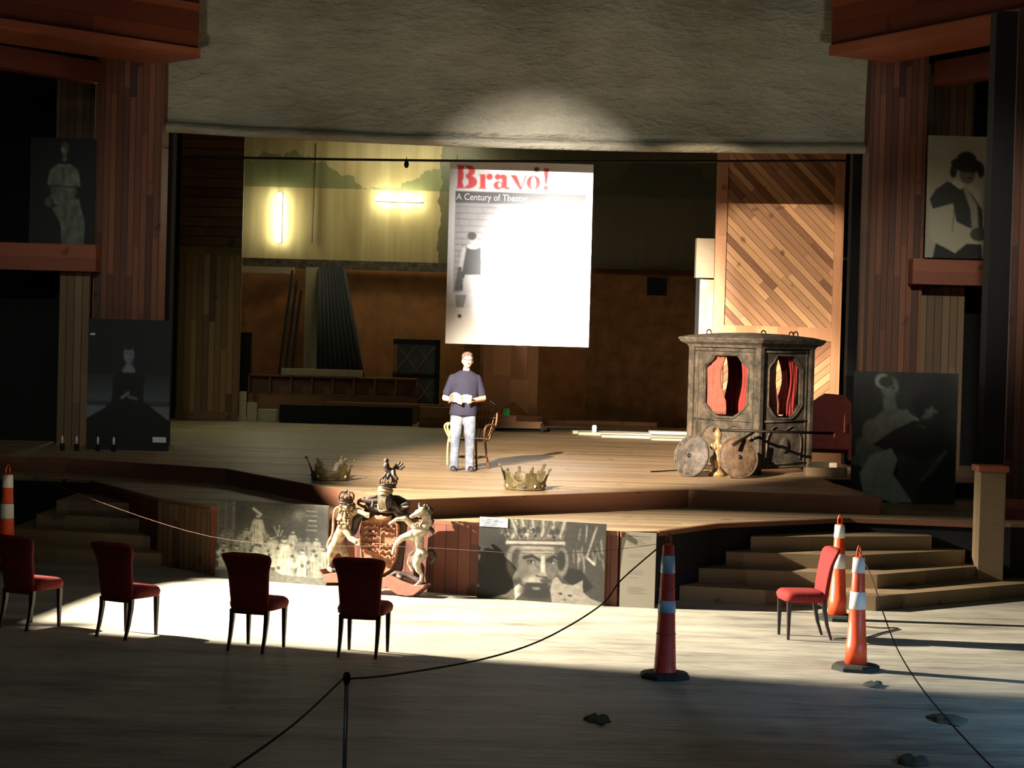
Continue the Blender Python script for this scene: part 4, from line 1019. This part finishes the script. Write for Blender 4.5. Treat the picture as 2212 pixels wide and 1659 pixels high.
MB().tube([hc+Vector((-.07, .0, .02)), hc+Vector((-.05, -.095, .02)), hc+Vector((0, -.108, .016)), hc+Vector((.05, -.095, .02)), hc+Vector((.07, 0, .02))], .003, 6).build('glasses', M_IRON, man, smooth=True)
# papers
pc = man.matrix_basis @ Vector((.0, -.30, 1.09))
pap = thing('open_script', 'white open script papers held in both hands by the man', 'papers', (man.location.x-.04, 29-.315, ZU+1.07), rot=(math.radians(-32), 0, .1))
for s in (-1, 1):
    q = MB(); n = 10; secs = []
    vs = []; fs = []
    for i in range(n+1):
        u = i/n; x = s*u*.165; z_ = .035*math.sin(u*PI)*(1.5 if s < 0 else .6)
        for y in (-.11, .12): vs += [(x, y, z_), (x, y, z_+.006)]
    for i in range(n): k = i*4; fs += [(k, k+4, k+6, k+2), (k+1, k+3, k+7, k+5), (k, k+1, k+5, k+4), (k+2, k+6, k+7, k+3)]
    fs += [(0, 2, 3, 1), (n*4, n*4+1, n*4+3, n*4+2)]
    MB().add(vs, fs).build('page_stack', M_PAPER, pap)

# armchair behind the man
ch = thing('bentwood_armchair', 'round-backed bentwood armchair standing right behind the man', 'chair', (man.location.x+.14, 29.55, ZU), rz=math.radians(-28))
q = MB(); q.lathe([(.20, .42), (.24, .43), (.245, .455), (.22, .465)], 28); q.build('seat', M_BENTD, ch, smooth=True)
for a in (45, 135, 225, 315):
    x, y = math.cos(math.radians(a)), math.sin(math.radians(a)); MB().tube(spline([(x*.20, y*.20, .43), (x*.23, y*.23, .2), (x*.27, y*.27, 0)], 5), .017, 8).build('leg', M_BENTD, ch, smooth=True)
MB().tube([(.22*math.cos(2*PI*i/30), .22*math.sin(2*PI*i/30), .18) for i in range(30)], .011, 6, closed=True).build('stretcher', M_BENTD, ch, smooth=True)
q = MB()
q.tube(spline([(.21, .13, .44), (.27, .24, .70), (.22, .30, .94), (0, .34, 1.03), (-.22, .30, .94), (-.27, .24, .70), (-.21, .13, .44)], 7), .017, 8)
for k in range(-3, 4): q.tube(spline([(k*.05, .20, .45), (k*.062, .29, .72), (k*.055, .325, 1.0-.012*k*k)], 5), .008, 6)
for zz, hw in ((.62, .24), (.78, .25), (.90, .22)): q.tube(spline([(-hw, .24, zz), (0, .31, zz), (hw, .24, zz)], 6), .008, 6)
q.build('backrest', M_BENTD, ch, smooth=True)
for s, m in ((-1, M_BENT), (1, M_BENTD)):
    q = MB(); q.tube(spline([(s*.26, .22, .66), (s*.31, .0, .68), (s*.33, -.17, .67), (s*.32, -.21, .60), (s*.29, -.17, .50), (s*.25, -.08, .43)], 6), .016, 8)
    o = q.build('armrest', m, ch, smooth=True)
# pale curved stick-like walking cane chair arm at left
cb = PZ(966, 1004, ZU)
cane = thing('bentwood_cane', 'pale looped bentwood cane leaning upright left of the man', 'cane', (cb.x, cb.y, ZU))
MB().tube(spline([(0, 0, 0), (.0, 0, .30), (.03, 0, .50), (.045, 0, .58), (.03, 0, .64), (-.005, 0, .655), (-.045, 0, .63), (-.055, 0, .58), (-.02, 0, .50), (.02, 0, .42), (.025, 0, .36)], 6), .014, 8).build('shaft', M_BENT, cane, smooth=True)

# ------------------------------------------------------------------ sedan chair
sd = thing('sedan_chair', 'weathered grey-green sedan chair with arched windows and red curtains', 'sedan chair', (PY(1622, 900, 30.7).x, 30.8, ZU), rz=math.radians(46))
SW = .66                                   # half width; corner points to camera
def raypoly(c, a, poly):
    best = None; dx, dy = math.cos(a), math.sin(a)
    for i in range(len(poly)):
        x1, y1 = poly[i][0]-c[0], poly[i][1]-c[1]; x2, y2 = poly[(i+1) % len(poly)][0]-c[0], poly[(i+1) % len(poly)][1]-c[1]
        ex, ey = x2-x1, y2-y1; den = dx*ey-dy*ex
        if abs(den) < 1e-9: continue
        t_ = (x1*ey-y1*ex)/den; u = (x1*dy-y1*dx)/den
        if t_ > 1e-6 and -1e-6 <= u <= 1+1e-6: best = t_ if best is None else max(best, t_)
    return (c[0]+dx*best, c[1]+dy*best)
def holed_wall(q, outer, inner, c, th, M):
    angs = sorted(set([round(math.atan2(p[1]-c[1], p[0]-c[0]), 5) for p in outer+inner]+[round(-PI+2*PI*k/48, 5) for k in range(48)])); n = len(angs)
    O = [raypoly(c, a, outer) for a in angs]; I = [raypoly(c, a, inner) for a in angs]
    vs = [(p[0], 0, p[1]) for p in O]+[(p[0], 0, p[1]) for p in I]+[(p[0], th, p[1]) for p in O]+[(p[0], th, p[1]) for p in I]; fs = []
    for i in range(n):
        j = (i+1) % n; fs += [(i, j, n+j, n+i), (2*n+i, 3*n+i, 3*n+j, 2*n+j), (n+i, n+j, 3*n+j, 3*n+i), (i, 2*n+i, 2*n+j, j)]
    q.add(vs, fs, M)
win = [(-.28, .95), (-.41, 1.08), (-.41, 1.62), (-.36, 1.68), (-.30, 1.72), (-.22, 1.82), (.22, 1.82), (.30, 1.72), (.36, 1.68), (.41, 1.62), (.41, 1.08), (.28, .95), (.16, .88), (-.16, .88)]
for i, (k, hole) in enumerate(((0, 1), (1, 1), (2, 1), (3, 1))):   # four walls
    Mx = Matrix.Rotation(k*PI/2, 4, 'Z') @ Matrix.Translation((0, -SW, 0))
    q = MB(); outer = [(-SW+.02, .10), (SW-.02, .10), (SW-.02, 1.95), (-SW+.02, 1.95)]
    holed_wall(q, outer, win, (0, 1.37), .04, Mx); wl = q.build('side_wall', M_SEDAN, sd)
    q = MB()
    fr = [(x*1.08, (z_-1.37)*1.05+1.37) for x, z_ in win]; q.tube([(x, -.012, z_) for x, z_ in fr], .016, 6, closed=True, M=Mx)
    for x in (-.54, .54): q.tube([(x, -.01, .12), (x, -.01, 1.93)], .014, 6, M=Mx)
    for z_ in (.82, 1.90, .16): q.tube([(-.62, -.01, z_), (.62, -.01, z_)], .016, 6, M=Mx)
    q.tube(spline([(-.42, -.012, .22), (-.44, -.012, .55), (-.25, -.012, .74), (0, -.012, .68), (.25, -.012, .74), (.44, -.012, .55), (.42, -.012, .22)], 5), .014, 6, M=Mx)
    q.ball((0, -.02, .45), (.12, .02, .12), 10, M=Mx)
    q.build('moulding', M_SEDAN, wl, smooth=True)
for sx, sy_ in ((-1, -1), (1, -1), (1, 1), (-1, 1)):
    MB().box(sx*SW-.05, sx*SW+.05, sy_*SW-.05, sy_*SW+.05, 0, 1.97).build('corner_post', M_SEDAN, sd, bevel=.012)
MB().box(-SW+.05, SW-.05, -SW+.05, SW-.05, .08, .13).build('floor_panel', M_SEDAN, sd)
MB().box(-SW+.06, SW-.06, .15, SW-.05, .13, .50).build('bench', M_DKRED, sd)
q = MB(); e = SW
secs = []
for z_, k in ((1.95, e+.05), (1.99, e+.07), (2.03, e+.14), (2.08, e+.17), (2.10, e+.17), (2.14, e+.02), (2.18, e*.55), (2.195, .02)):
    secs.append([(x*k, y*k, z_) for x, y in ((-1, -1), (0, -1.0), (1, -1), (1, 0), (1, 1), (0, 1), (-1, 1), (-1, 0))])
q.loft(secs); q.build('roof', M_SEDROOF, sd)
for x, y in ((-.45, -.55), (.30, -.62), (.62, -.30), (-.6, .4)):
    q = MB(); q.tube(spline([(x-.06, y, 2.12), (x-.05, y, 2.20), (x, y, 2.225), (x+.05, y, 2.20), (x+.06, y, 2.12)], 5), .010, 6); q.build('roof_ring', M_IRON, sd, smooth=True)
def drape(x0, x1, yy, m, par, seed, z0=.9, z1=1.88, M=None, gather=.5):
    rg_ = np.random.RandomState(seed); n, mm = 28, 14; vs = []; fs = []
    for j in range(mm+1):
        v = j/mm; z_ = z0+(z1-z0)*v; pin = 1-gather*math.sin(PI*min(1, (1-v)*1.25))*.6
        for i in range(n+1):
            u = i/n; x = x0+(x1-x0)*u*pin; vs.append((x, yy+.022*math.sin(u*22+seed)+.01*math.sin(v*5+u*9), z_))
    fs = [(j*(n+1)+i, j*(n+1)+i+1, (j+1)*(n+1)+i+1, (j+1)*(n+1)+i) for j in range(mm) for i in range(n)]
    o = MB().add(vs, fs, M).build('curtain', m, par, smooth=True); s_ = o.modifiers.new('t', 'SOLIDIFY'); s_.thickness = .008; return o
for k in range(4):
    Mx = Matrix.Rotation(k*PI/2, 4, 'Z') @ Matrix.Translation((0, -SW+.09, 0))
    drape(-.42, -.05, 0, M_PINK if k in (0, 3) else M_REDCL, sd, k+1, M=Mx); drape(.42, .18, .01, M_REDCL if k != 1 else M_PINK, sd, k+9, M=Mx)
    if k == 1: drape(-.1, .2, .04, M_DKRED, sd, 33, M=Mx)
# carrying pole
po = PY(1544, 929, 29.45); pe = PY(1800, 936, 29.6)
o = MB().tube([po, pe], .022, 10).ball(po, .035, 12).build('carrying_pole', M_IRON, smooth=True)
tag(o, 'long dark carrying pole with round knob lying across the sedan chair front', 'pole')
o = MB().tube([PY(1585, 960, 28.72), PY(1628, 934, 29.36)], [.028, .016], 8).build('pole_strut', M_IRON, smooth=True)
tag(o, 'short dark iron rod slanting against the brown round shield', 'rod')
# round shields
def disc(label, px, py, Y, r, m, rx, rz):
    c = PY(px, py, Y)
    t = thing('round_shield', label, 'shield', (c.x, Y, ZU+r*math.cos(rx)), rot=(-rx, 0, rz), group='round shields by the sedan chair')
    M90 = Matrix.Rotation(PI/2, 4, 'X')
    MB().lathe([(r, -.01), (r, .006), (r*.96, .016), (r*.6, .035), (r*.2, .05), (.02, .055)], 40, M=M90).build('plate', m, t, smooth=True)
    MB().tube([(r*.97*math.cos(2*PI*i/48), -.014, r*.97*math.sin(2*PI*i/48)) for i in range(48)], .013, 8, closed=True).build('rim', m, t, smooth=True)
    MB().ball((0, -.06, 0), (.035, .02, .035), 10).build('boss', M_IRON, t, smooth=True)
    for i in range(6):
        a = PI*2*i/6+.3; MB().ball((r*.82*math.cos(a), -.03, r*.82*math.sin(a)), .010, 8).build('rivet', M_BRASS, t, smooth=True)
disc('grey rusty round shield, left of two leaning against the sedan chair', 1494, 980, 29.1, .315, M_SHLD, .22, math.radians(-42))
disc('brown rusty round shield, right of two leaning against the sedan chair', 1595, 984, 29.0, .315, M_SHLD2, .22, math.radians(18))
c = PY(1548, 1018, 29.35)
t = thing('carved_finial', 'pale gilded carved baluster standing between the two round shields', 'ornament', (c.x, 29.35, ZU))
MB().lathe([(.12, 0), (.125, .05), (.08, .09), (.055, .13), (.10, .20), (.115, .27), (.07, .33), (.05, .37), (.085, .42), (.08, .48), (.04, .53), (.055, .58), (.07, .64), (.03, .70), (.005, .74)], 10).build('baluster', M_BRASS, t, smooth=True)
for i in range(6):
    a = PI*2*i/6; MB().ball((.085*math.cos(a), .085*math.sin(a), .45), (.03, .03, .05), 8).build('leaf', M_BRASS, t, smooth=True)
o = MB().tube([PZ(1406, 1019, ZU+.01), PZ(1462, 1016, ZU+.01)], .012, 6).build('rod', M_IRON); tag(o, 'thin dark rod lying on stage floor left of the grey shield', 'rod')
# dark red settee and boards behind the sedan chair
c = PY(1790, 985, 33.0)
t = thing('settee', 'dark red high-backed settee behind the sedan chair', 'settee', (c.x, 33.2, ZU+.09), rz=-.1)
MB().box(-.42, .42, -.3, .30, .18, .46).build('seat', M_DKRED, t, bevel=.04)
MB().prism([(-.42, .1), (.42, .1), (.42, .98), (.30, 1.10), (-.05, 1.12), (-.42, .86)], .22, .36, 'xz').build('backrest', M_DKRED, t, bevel=.03)
for s in (-1, 1): MB().box(s*.40-.06, s*.40+.06, -.3, .3, 0.0, .62).build('side_arm', M_DKRED, t, bevel=.03)
for i, (x0, y0, x1, y1, Y) in enumerate(((1732, 984, 1808, 1000, 31.6), (1740, 1012, 1830, 1030, 30.0))):
    o = slab('loose_board', M_PALE if i == 0 else M_STEP, x0, y0, x1, y1, Y, .2); o.location.z = ZU+(o.dimensions.z/2 or .05)
    bb = [v.co.z for v in o.data.vertices]; o.location.z = ZU+(max(bb)-min(bb))/2+.001
    tag(o, ['pale board lying under the dark red settee behind the sedan chair', 'tan plank lying on the stage right of the sedan chair'][i], 'board')

# ------------------------------------------------------------------ backstage
YB = 47.5
# painted backdrop
cv = Cv(230, 120, .60)
def mural():
    t = NT('painted_backdrop'); v = t.coords((1, 1, 1)); sp = t.n('ShaderNodeSeparateXYZ'); t.l(v, sp.inputs[0])
    n1 = t.noise(t.coords((0.55, 1, 1)), 1.1, 6, .6); n2 = t.noise(t.coords((3, 1, .25)), 1.2, 4, .6)
    base = t.ramp(n2, [(0.3, S(136, 118, 78)), (0.7, S(168, 152, 108))])
    nz = t.noise(t.coords((1.3, 1, 1)), 1.3, 7, .65)
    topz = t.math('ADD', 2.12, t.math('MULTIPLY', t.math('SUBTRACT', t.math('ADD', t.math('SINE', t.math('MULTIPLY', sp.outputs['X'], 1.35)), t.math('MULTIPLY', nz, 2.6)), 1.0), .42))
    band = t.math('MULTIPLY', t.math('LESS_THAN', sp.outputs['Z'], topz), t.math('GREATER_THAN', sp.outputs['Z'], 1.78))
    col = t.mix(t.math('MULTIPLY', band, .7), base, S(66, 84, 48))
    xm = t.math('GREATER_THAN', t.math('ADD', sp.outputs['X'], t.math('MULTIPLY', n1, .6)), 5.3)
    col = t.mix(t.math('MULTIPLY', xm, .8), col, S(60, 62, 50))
    t.l(col, t.b.inputs['Base Color']); t.b.inputs['Roughness'].default_value = .45
    return t.m
M_MUR = mural()
a = PY(505, 575, YB); b = PY(1560, 575, YB); tz = PY(1000, 300, YB).z
wp = setting('wall_backstage', (a.x, YB, 0))
def span(q, x0, x1, z0, z1, th=.1): return q.box(x0-a.x, x1-a.x, 0, th, z0, z1)
bz = PY(700, 565, YB).z
span(MB(), a.x, b.x+1.5, ZU, bz, .1).build('plywood', M_PLY, wp)
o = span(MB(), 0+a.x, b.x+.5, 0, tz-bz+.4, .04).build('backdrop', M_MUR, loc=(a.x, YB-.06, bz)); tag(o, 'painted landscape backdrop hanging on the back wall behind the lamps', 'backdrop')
# the drape over the right half
slab('stage_drape', M_DARKW, 1268, 595, 1504, 900, 46.6, .06).__setitem__('label', 'brown cloth hanging on the right of the back wall below the grey drop')
bpy.data.objects['stage_drape']['category'] = 'cloth'; down_to(bpy.data.objects['stage_drape'], ZU+.02)
o = slab('wall_vent', M_BLACK, 1398, 602, 1440, 638, 46.45, .08); tag(o, 'small black square vent on the brown back wall', 'vent')
o = slab('back_beam', M_SEDROOF, 522, 563, 1000, 582, 47.2, .15); tag(o, 'long dark horizontal beam across the back wall below painted backdrop', 'beam'); o.rotation_euler.y = math.radians(0)
o = slab('white_shelf_board', M_PALE, 522, 576, 635, 590, 47.1, .1); tag(o, 'pale board strip fixed under the left end of the dark beam', 'board')
# fluorescent lamps
def lamp(px0, py0, px1, py1, label):
    p, q_ = PY(px0, py0, 47.27), PY(px1, py1, 47.27); t = thing('fluorescent_lamp', label, 'lamp', (p+q_)/2, group='fluorescent lamps backstage')
    d = (q_-p)/2; MB().capsule(-d, d, .05, .05, 12).build('tube_light', M_TUBE, t, smooth=True)
    off_ = Vector((0, .13, 0)); MB().tube([-d*1.05+off_, d*1.05+off_], .06, 8).build('housing', M_WHITEMETAL, t)
lamp(604, 420, 602, 520, 'glowing vertical fluorescent lamp before the painted backdrop')
lamp(814, 429, 911, 432, 'glowing horizontal fluorescent lamp before the painted backdrop')
o = MB().tube([PY(683, 310, 47.41), PY(674, 525, 47.41)], .012, 6).build('hanging_cord', M_IRON); tag(o, 'thin dark cord hanging down the painted backdrop', 'cord')
# left boarded flat
fl = PY(453, 625, 44.2)
t = thing('stage_flat', 'tall wooden flat of horizontal and vertical boards at the left wing', 'stage flat', (fl.x, 44.2, ZU))
hw = (PY(521, 600, 44.2).x-PY(386, 600, 44.2).x)/2
zt = PY(453, 285, 44.2).z-ZU; zm = PY(453, 540, 44.2).z-ZU
MB().box(-hw, hw, 0, .1, .12, zm).build('vertical_panel', M_OLIVE, t); MB().box(-hw, hw, 0, .1, zm, zt).build('horizontal_panel', M_OLIVEH, t)
MB().box(-hw, hw, -.03, .0, 0, .20).build('bottom_rail', M_OLIVEH, t); MB().box(-hw, hw, -.03, 0, zm-.1, zm+.12).build('middle_rail', M_OLIVEH, t)
# pale post and leaning things
o = slab('wall_post', M_PALE, 658, 577, 690, 790, 46.9, .2); down_to(o, ZU); tag(o, 'pale square post standing against the back wall', 'post')
q = MB()
for k in range(9):
    a_ = PY(693+k*6, 579, 46.9); b_ = PY(692+k*13, 860, 45.7); b_.z = ZU+.02; q.tube([a_, b_], [.06, .10], 7)
o = q.build('leaning_drape', M_BLACK, smooth=True); tag(o, 'black drape hanging in folds to the right of the pale post', 'drape')
for i, (xa, xb) in enumerate(((632, 592), (641, 606), (650, 620))):
    a_ = PY(xa, 585+i*22, 46.9); b_ = PY(xb, 860, 45.6); b_.z = ZU+.03
    o = MB().tube([a_, b_], .035, 6).build('leaning_batten', M_BLACKP)
    tag(o, ['dark batten leaning on the back wall, leftmost of three', 'dark batten leaning on the back wall, middle of three', 'dark batten leaning on the back wall next to the pale post'][i], 'batten', 'leaning battens')
o = slab('doorway_board', M_BLACK, 519, 718, 542, 830, 46.8, .05); down_to(o, ZU); tag(o, 'narrow black board standing beside the left flat', 'board')
# old window frame
wf = PY(898, 830, 46.3); t = thing('old_window_frame', 'dark old window frame with pale left edge leaning on back wall', 'window', (wf.x, 46.3, ZU), rot=(-.04, 0, 0))
w2 = 1.12/2; h2 = 1.97
for n_, x0, x1, z0, z1, m in (('stile', -w2, -w2+.10, 0, h2, M_MID), ('stile', w2-.12, w2, 0, h2, M_BLACKP), ('rail', -w2, w2, h2-.12, h2, M_BLACKP), ('rail', -w2, w2, 1.05, 1.15, M_BLACKP), ('rail', -w2, w2, 0, .10, M_BLACKP)):
    MB().box(x0, x1, -.03, .03, z0, z1).build(n_, m, t)
M_GLASS = mat('dusty_glass', S(50, 62, 58), .25, var=.3, nscale=4)
MB().box(-w2+.08, w2-.1, -.008, .008, .08, h2-.1).build('pane', M_GLASS, t)
q = MB()
for zc in (.72, 1.52):
    for s in (-1, 1): q.tube([(-w2+.1, -.02, zc-s*.3), (0, -.02, zc+s*.3)], .012, 5).tube([(0, -.02, zc+s*.3), (w2-.12, -.02, zc-s*.3)], .012, 5)
q.build('lattice', M_MID, t)
# long stored timber
def lying(name, label, cat, m, x0, y0, x1, y1, Y, depth, z=None, group=None):
    o = slab(name, m, x0, y0, x1, y1, Y, depth); tag(o, label, cat, group)
    if z is not None:
        h = [v.co.z for v in o.data.vertices]; o.location.z = z-min(h)
    return o
sh = PY(718, 850, 45.0); L0 = PY(536, 830, 45.0).x; L1 = PY(902, 830, 45.0).x; HL = (L1-L0)/2
t = thing('long_wooden_box', 'long wooden rack with a row of open compartments against the back wall', 'rack', ((L0+L1)/2, 45.0, ZU))
MB().box(-HL, HL, 0, .35, .0, .62).build('body', M_MID, t)
q = MB(); N = 8
q.box(-HL, HL, -.02, .35, 1.02, 1.06).box(-HL, HL, .31, .35, .62, 1.06).box(-HL, HL, -.02, .35, .60, .64)
for k in range(N+1): x = -HL+.02+k*(2*HL-.04)/N; q.box(x-.02, x+.02, -.02, .33, .62, 1.04)
q.build('compartments', M_MID, t)
lying('pale_plank', 'pale plank lying on top of the long wooden rack', 'plank', M_PALE, 608, 788, 782, 802, 45.1, .25, ZU+1.062)
lying('upright_board', 'narrow white board standing upright next to the left flat', 'panel', M_PALE, 517, 828, 532, 892, 44.3, .05, ZU)
lying('upright_board', 'shorter white board leaning left of the cream box', 'panel', M_PALE, 534, 848, 555, 890, 44.1, .05, ZU)
lying('cream_box', 'cream box on the stage floor in front of the wooden rack', 'box', M_PALE, 557, 855, 598, 882, 44.2, .3, ZU)
lying('low_bench', 'long low dark bench in front of the wooden rack', 'bench', M_BLACKP, 604, 866, 890, 905, 44.0, .4, ZU)
lying('long_plank', 'long brown plank resting across the low dark bench', 'plank', M_MID, 700, 858, 960, 864, 44.0, .25, ZU+.435)
lying('stored_beam', 'brown beam on the back stage floor behind the man', 'beam', M_MID, 905, 868, 1060, 912, 43.6, .3, ZU)
lying('stored_beam', 'pale brown wagon beam with green tag right of the man', 'beam', M_MID, 1062, 880, 1172, 906, 42.6, .5, ZU+.08)
lying('stored_beam', 'long reddish beam lying along the back floor below the brown cloth', 'beam', M_MID, 1172, 890, 1420, 903, 43.2, .4, ZU+.12)
o = slab('green_tag', M_GREEN, 1087, 882, 1101, 898, 42.57, .01); tag(o, 'small green tag on the pale wagon beam', 'tag')
c = PY(1172, 912, 42.5); M9 = Matrix.Rotation(PI/2, 4, 'Y')
o = MB().lathe([(.09, -.04), (.10, -.02), (.10, .02), (.09, .04)], 20, M=M9).build('caster_wheel', M_RUBBER, smooth=True, loc=(c.x, 42.6, ZU+.10)); tag(o, 'dark caster wheel under the end of the wagon beam', 'wheel')
o = slab('wagon_support', M_BLACKP, 1064, 906, 1168, 912, 42.8, .1); h = [v.co.z for v in o.data.vertices]; o.location.z = ZU-min(h); tag(o, 'dark skid under the pale wagon beam', 'skid')
o = slab('wagon_support', M_BLACKP, 1182, 904, 1330, 910, 43.4, .1); h = [v.co.z for v in o.data.vertices]; o.location.z = ZU-min(h); tag(o, 'dark skid under the long reddish beam', 'skid')
# brown door panel with triangular notch
pn = PY(1101, 880, 44.0); hw = (PY(1160, 800, 44).x-PY(1042, 800, 44).x)/2; hh = PY(1101, 700, 44).z-ZU
o = MB().prism([(-hw, .02), (-hw*.62, .02), (-hw*.62, .32), (.08, .62), (.50, .28), (hw, .28), (hw, hh), (-hw, hh)], 0, .06, 'xz').build('brown_panel', M_FRAME, loc=(pn.x, 44.0, ZU))
tag(o, 'tall brown plywood panel with triangular notch behind the poster', 'panel')
o = slab('wing_post', M_MID, 1002, 740, 1036, 905, 45.5, .1); down_to(o, ZU); tag(o, 'grey brown post standing behind the man', 'post')
o = slab('wing_post', M_BLACKP, 1500, 600, 1516, 900, 42.9, .1); down_to(o, ZU); tag(o, 'dark narrow post left of the diagonal board flat', 'post')
# white sheets on floor
for i, (x0, y0, x1, y1, Y, z_) in enumerate(((1238, 906, 1440, 912, 42.3, .02), (1250, 915, 1500, 921, 41.8, .02), (1405, 906, 1505, 912, 41.7, .066), (1300, 924, 1500, 929, 41.0, .02), (1408, 935, 1506, 939, 40.3, .02))):
    lab = ['white strip of board on the back floor, farthest left of the pile', 'long white board across the middle of the pile left of sedan chair', 'white board on top right of the pile left of sedan chair', 'long white board lowest in the pile left of sedan chair', 'short white board at the front of the pile, nearest the sedan chair'][i]
    o = lying('white_board', lab, 'board', M_PALE, x0, y0, x1, y1, Y, .5, ZU+.002, 'white boards on the back floor'); 
    if z_ > .05: o.location.z = ZU+z_+.03
o = MB().lathe([(.05, 0), (.05, .13), (.03, .15)], 12).build('white_cup', M_PAPER, smooth=True, loc=(PY(1285, 912, 41.9).x, 42.05, ZU+.064)); tag(o, 'small white cup standing on the white boards', 'cup')

# diagonal board flat on the right
YD = 38.0; cD = PY(1682, 600, YD); t = thing('stage_flat', 'tall flat of diagonal cedar boards behind the sedan chair', 'stage flat', (cD.x, YD, ZU), rz=0)
xl = PY(1552, 560, YD).x-cD.x; xr = PY(1818, 560, YD).x-cD.x; zt = PY(1682, 250, YD).z-ZU; zm = PY(1682, 712, YD).z-ZU
zl_ = PY(1682, 735, YD).z-ZU
MB().box(xl, xr, 0.03, .08, zm, zt).build('upper_boards', M_DIAG, t)
MB().box(xl, xr, 0.03, .08, .1, zm).build('lower_boards', M_DIAG2, t)
MB().box(xl-.07, xl+.14, -.03, .08, 0, zt).build('stile', M_FRAME, t); MB().box(xr-.16, xr+.02, -.03, .08, 0, zt).build('stile', M_FRAME, t)
MB().box(xl+.14, xr-.16, -.02, .03, zl_, zm+.06).build('rail', M_FRAME, t); MB().box(xl+.14, xr-.16, -.02, .03, 0, .2).build('rail', M_FRAME, t)
o = slab('hinged_board', M_FRAME, 1508, 604, 1545, 905, 38.6, .05); down_to(o, ZU); tag(o, 'lit tan board standing left of the diagonal board flat', 'board')
o = slab('pale_box', M_STEP, 1504, 515, 1543, 600, 38.5, .3); tag(o, 'pale grey box fixed left of the diagonal board flat', 'box')

# unseen side lantern on the left; its gate is added to shape the beam
ls = thing('stage_lantern', 'black stage lantern with framing gate on the left side', 'stage light', SIDE)
axis = (Vector((-0.6, 21.4, 0))-SIDE).normalized()
Mz = axis.to_track_quat('Y', 'Z').to_matrix().to_4x4()
MB().lathe([(.13, -.75), (.17, -.70), (.17, -.18), (.15, -.15)], 20, M=axis.to_track_quat('Z', 'Y').to_matrix().to_4x4()).build('housing', M_BLACKP, ls, smooth=True)
gate_pts = [(-4.95, 19.65, 0), (-4.6, 22.4, 0), (-3.75, 24.1, 0), tuple(PY(612, 1210, 23.9)), tuple(PY(703, 1090, 23.7)), (-2.42, 25.2, 1.1), (-2.38, 25.55, 1.1), (9, 25.8, 1.1), (30, 26.5, 1.1), (26, 11.4, 0), (4.5, 17.2, 0)]
hp = []
for g in gate_pts:
    l = Mz.inverted() @ (Vector(g)-SIDE); hp.append((l.x/l.y*.8, l.z/l.y*.8))
q = MB(); cx_ = sum(p[0] for p in hp)/len(hp); cz_ = sum(p[1] for p in hp)/len(hp)
holed_wall(q, [(-.9, -.9), (.9, -.9), (.9, .9), (-.9, .9)], hp, (cx_, cz_), .004, Mz @ Matrix.Translation((0, .8, 0)))
for sx in (-.17, .17): q.box(sx-.01, sx+.01, -.2, .8, -.175, -.165, Mz)
q.build('framing_gate', M_BLACKP, ls)

for px, py, sc_, lab in ((2045, 1556, 1.0, 'crumpled grey rag lying on the floor at the lower right'), (1975, 1646, .9, 'crumpled rag on the floor at the bottom edge of the photo'), (1885, 1482, .6, 'small dark scrap on the floor below the nearer orange cone'), (1290, 1556, .8, 'flat dark scrap on the floor in the lower middle')):
    c = PZ(px, py, 0); rg_ = np.random.RandomState(px)
    pts = [(math.cos(a)*sc_*rg_.uniform(.10, .19), math.sin(a)*sc_*rg_.uniform(.12, .30)) for a in np.linspace(0, 2*PI, 15)[:-1]]
    q = MB(); q.loft([[(x*k, y*k, z_+(.012*math.sin(i*1.9) if z_ > .01 else 0)) for i, (x, y) in enumerate(pts)] for z_, k in ((0, 1), (.014, .98), (.03, .7), (.035, .3))])
    o = q.build('cloth_scrap', mat('grey_rag', S(92, 92, 82), .9) if 'dark' in lab else mat('grey_rag', S(84, 84, 72), .9), smooth=True, loc=(c.x, c.y, .001)); tag(o, lab, 'scrap')
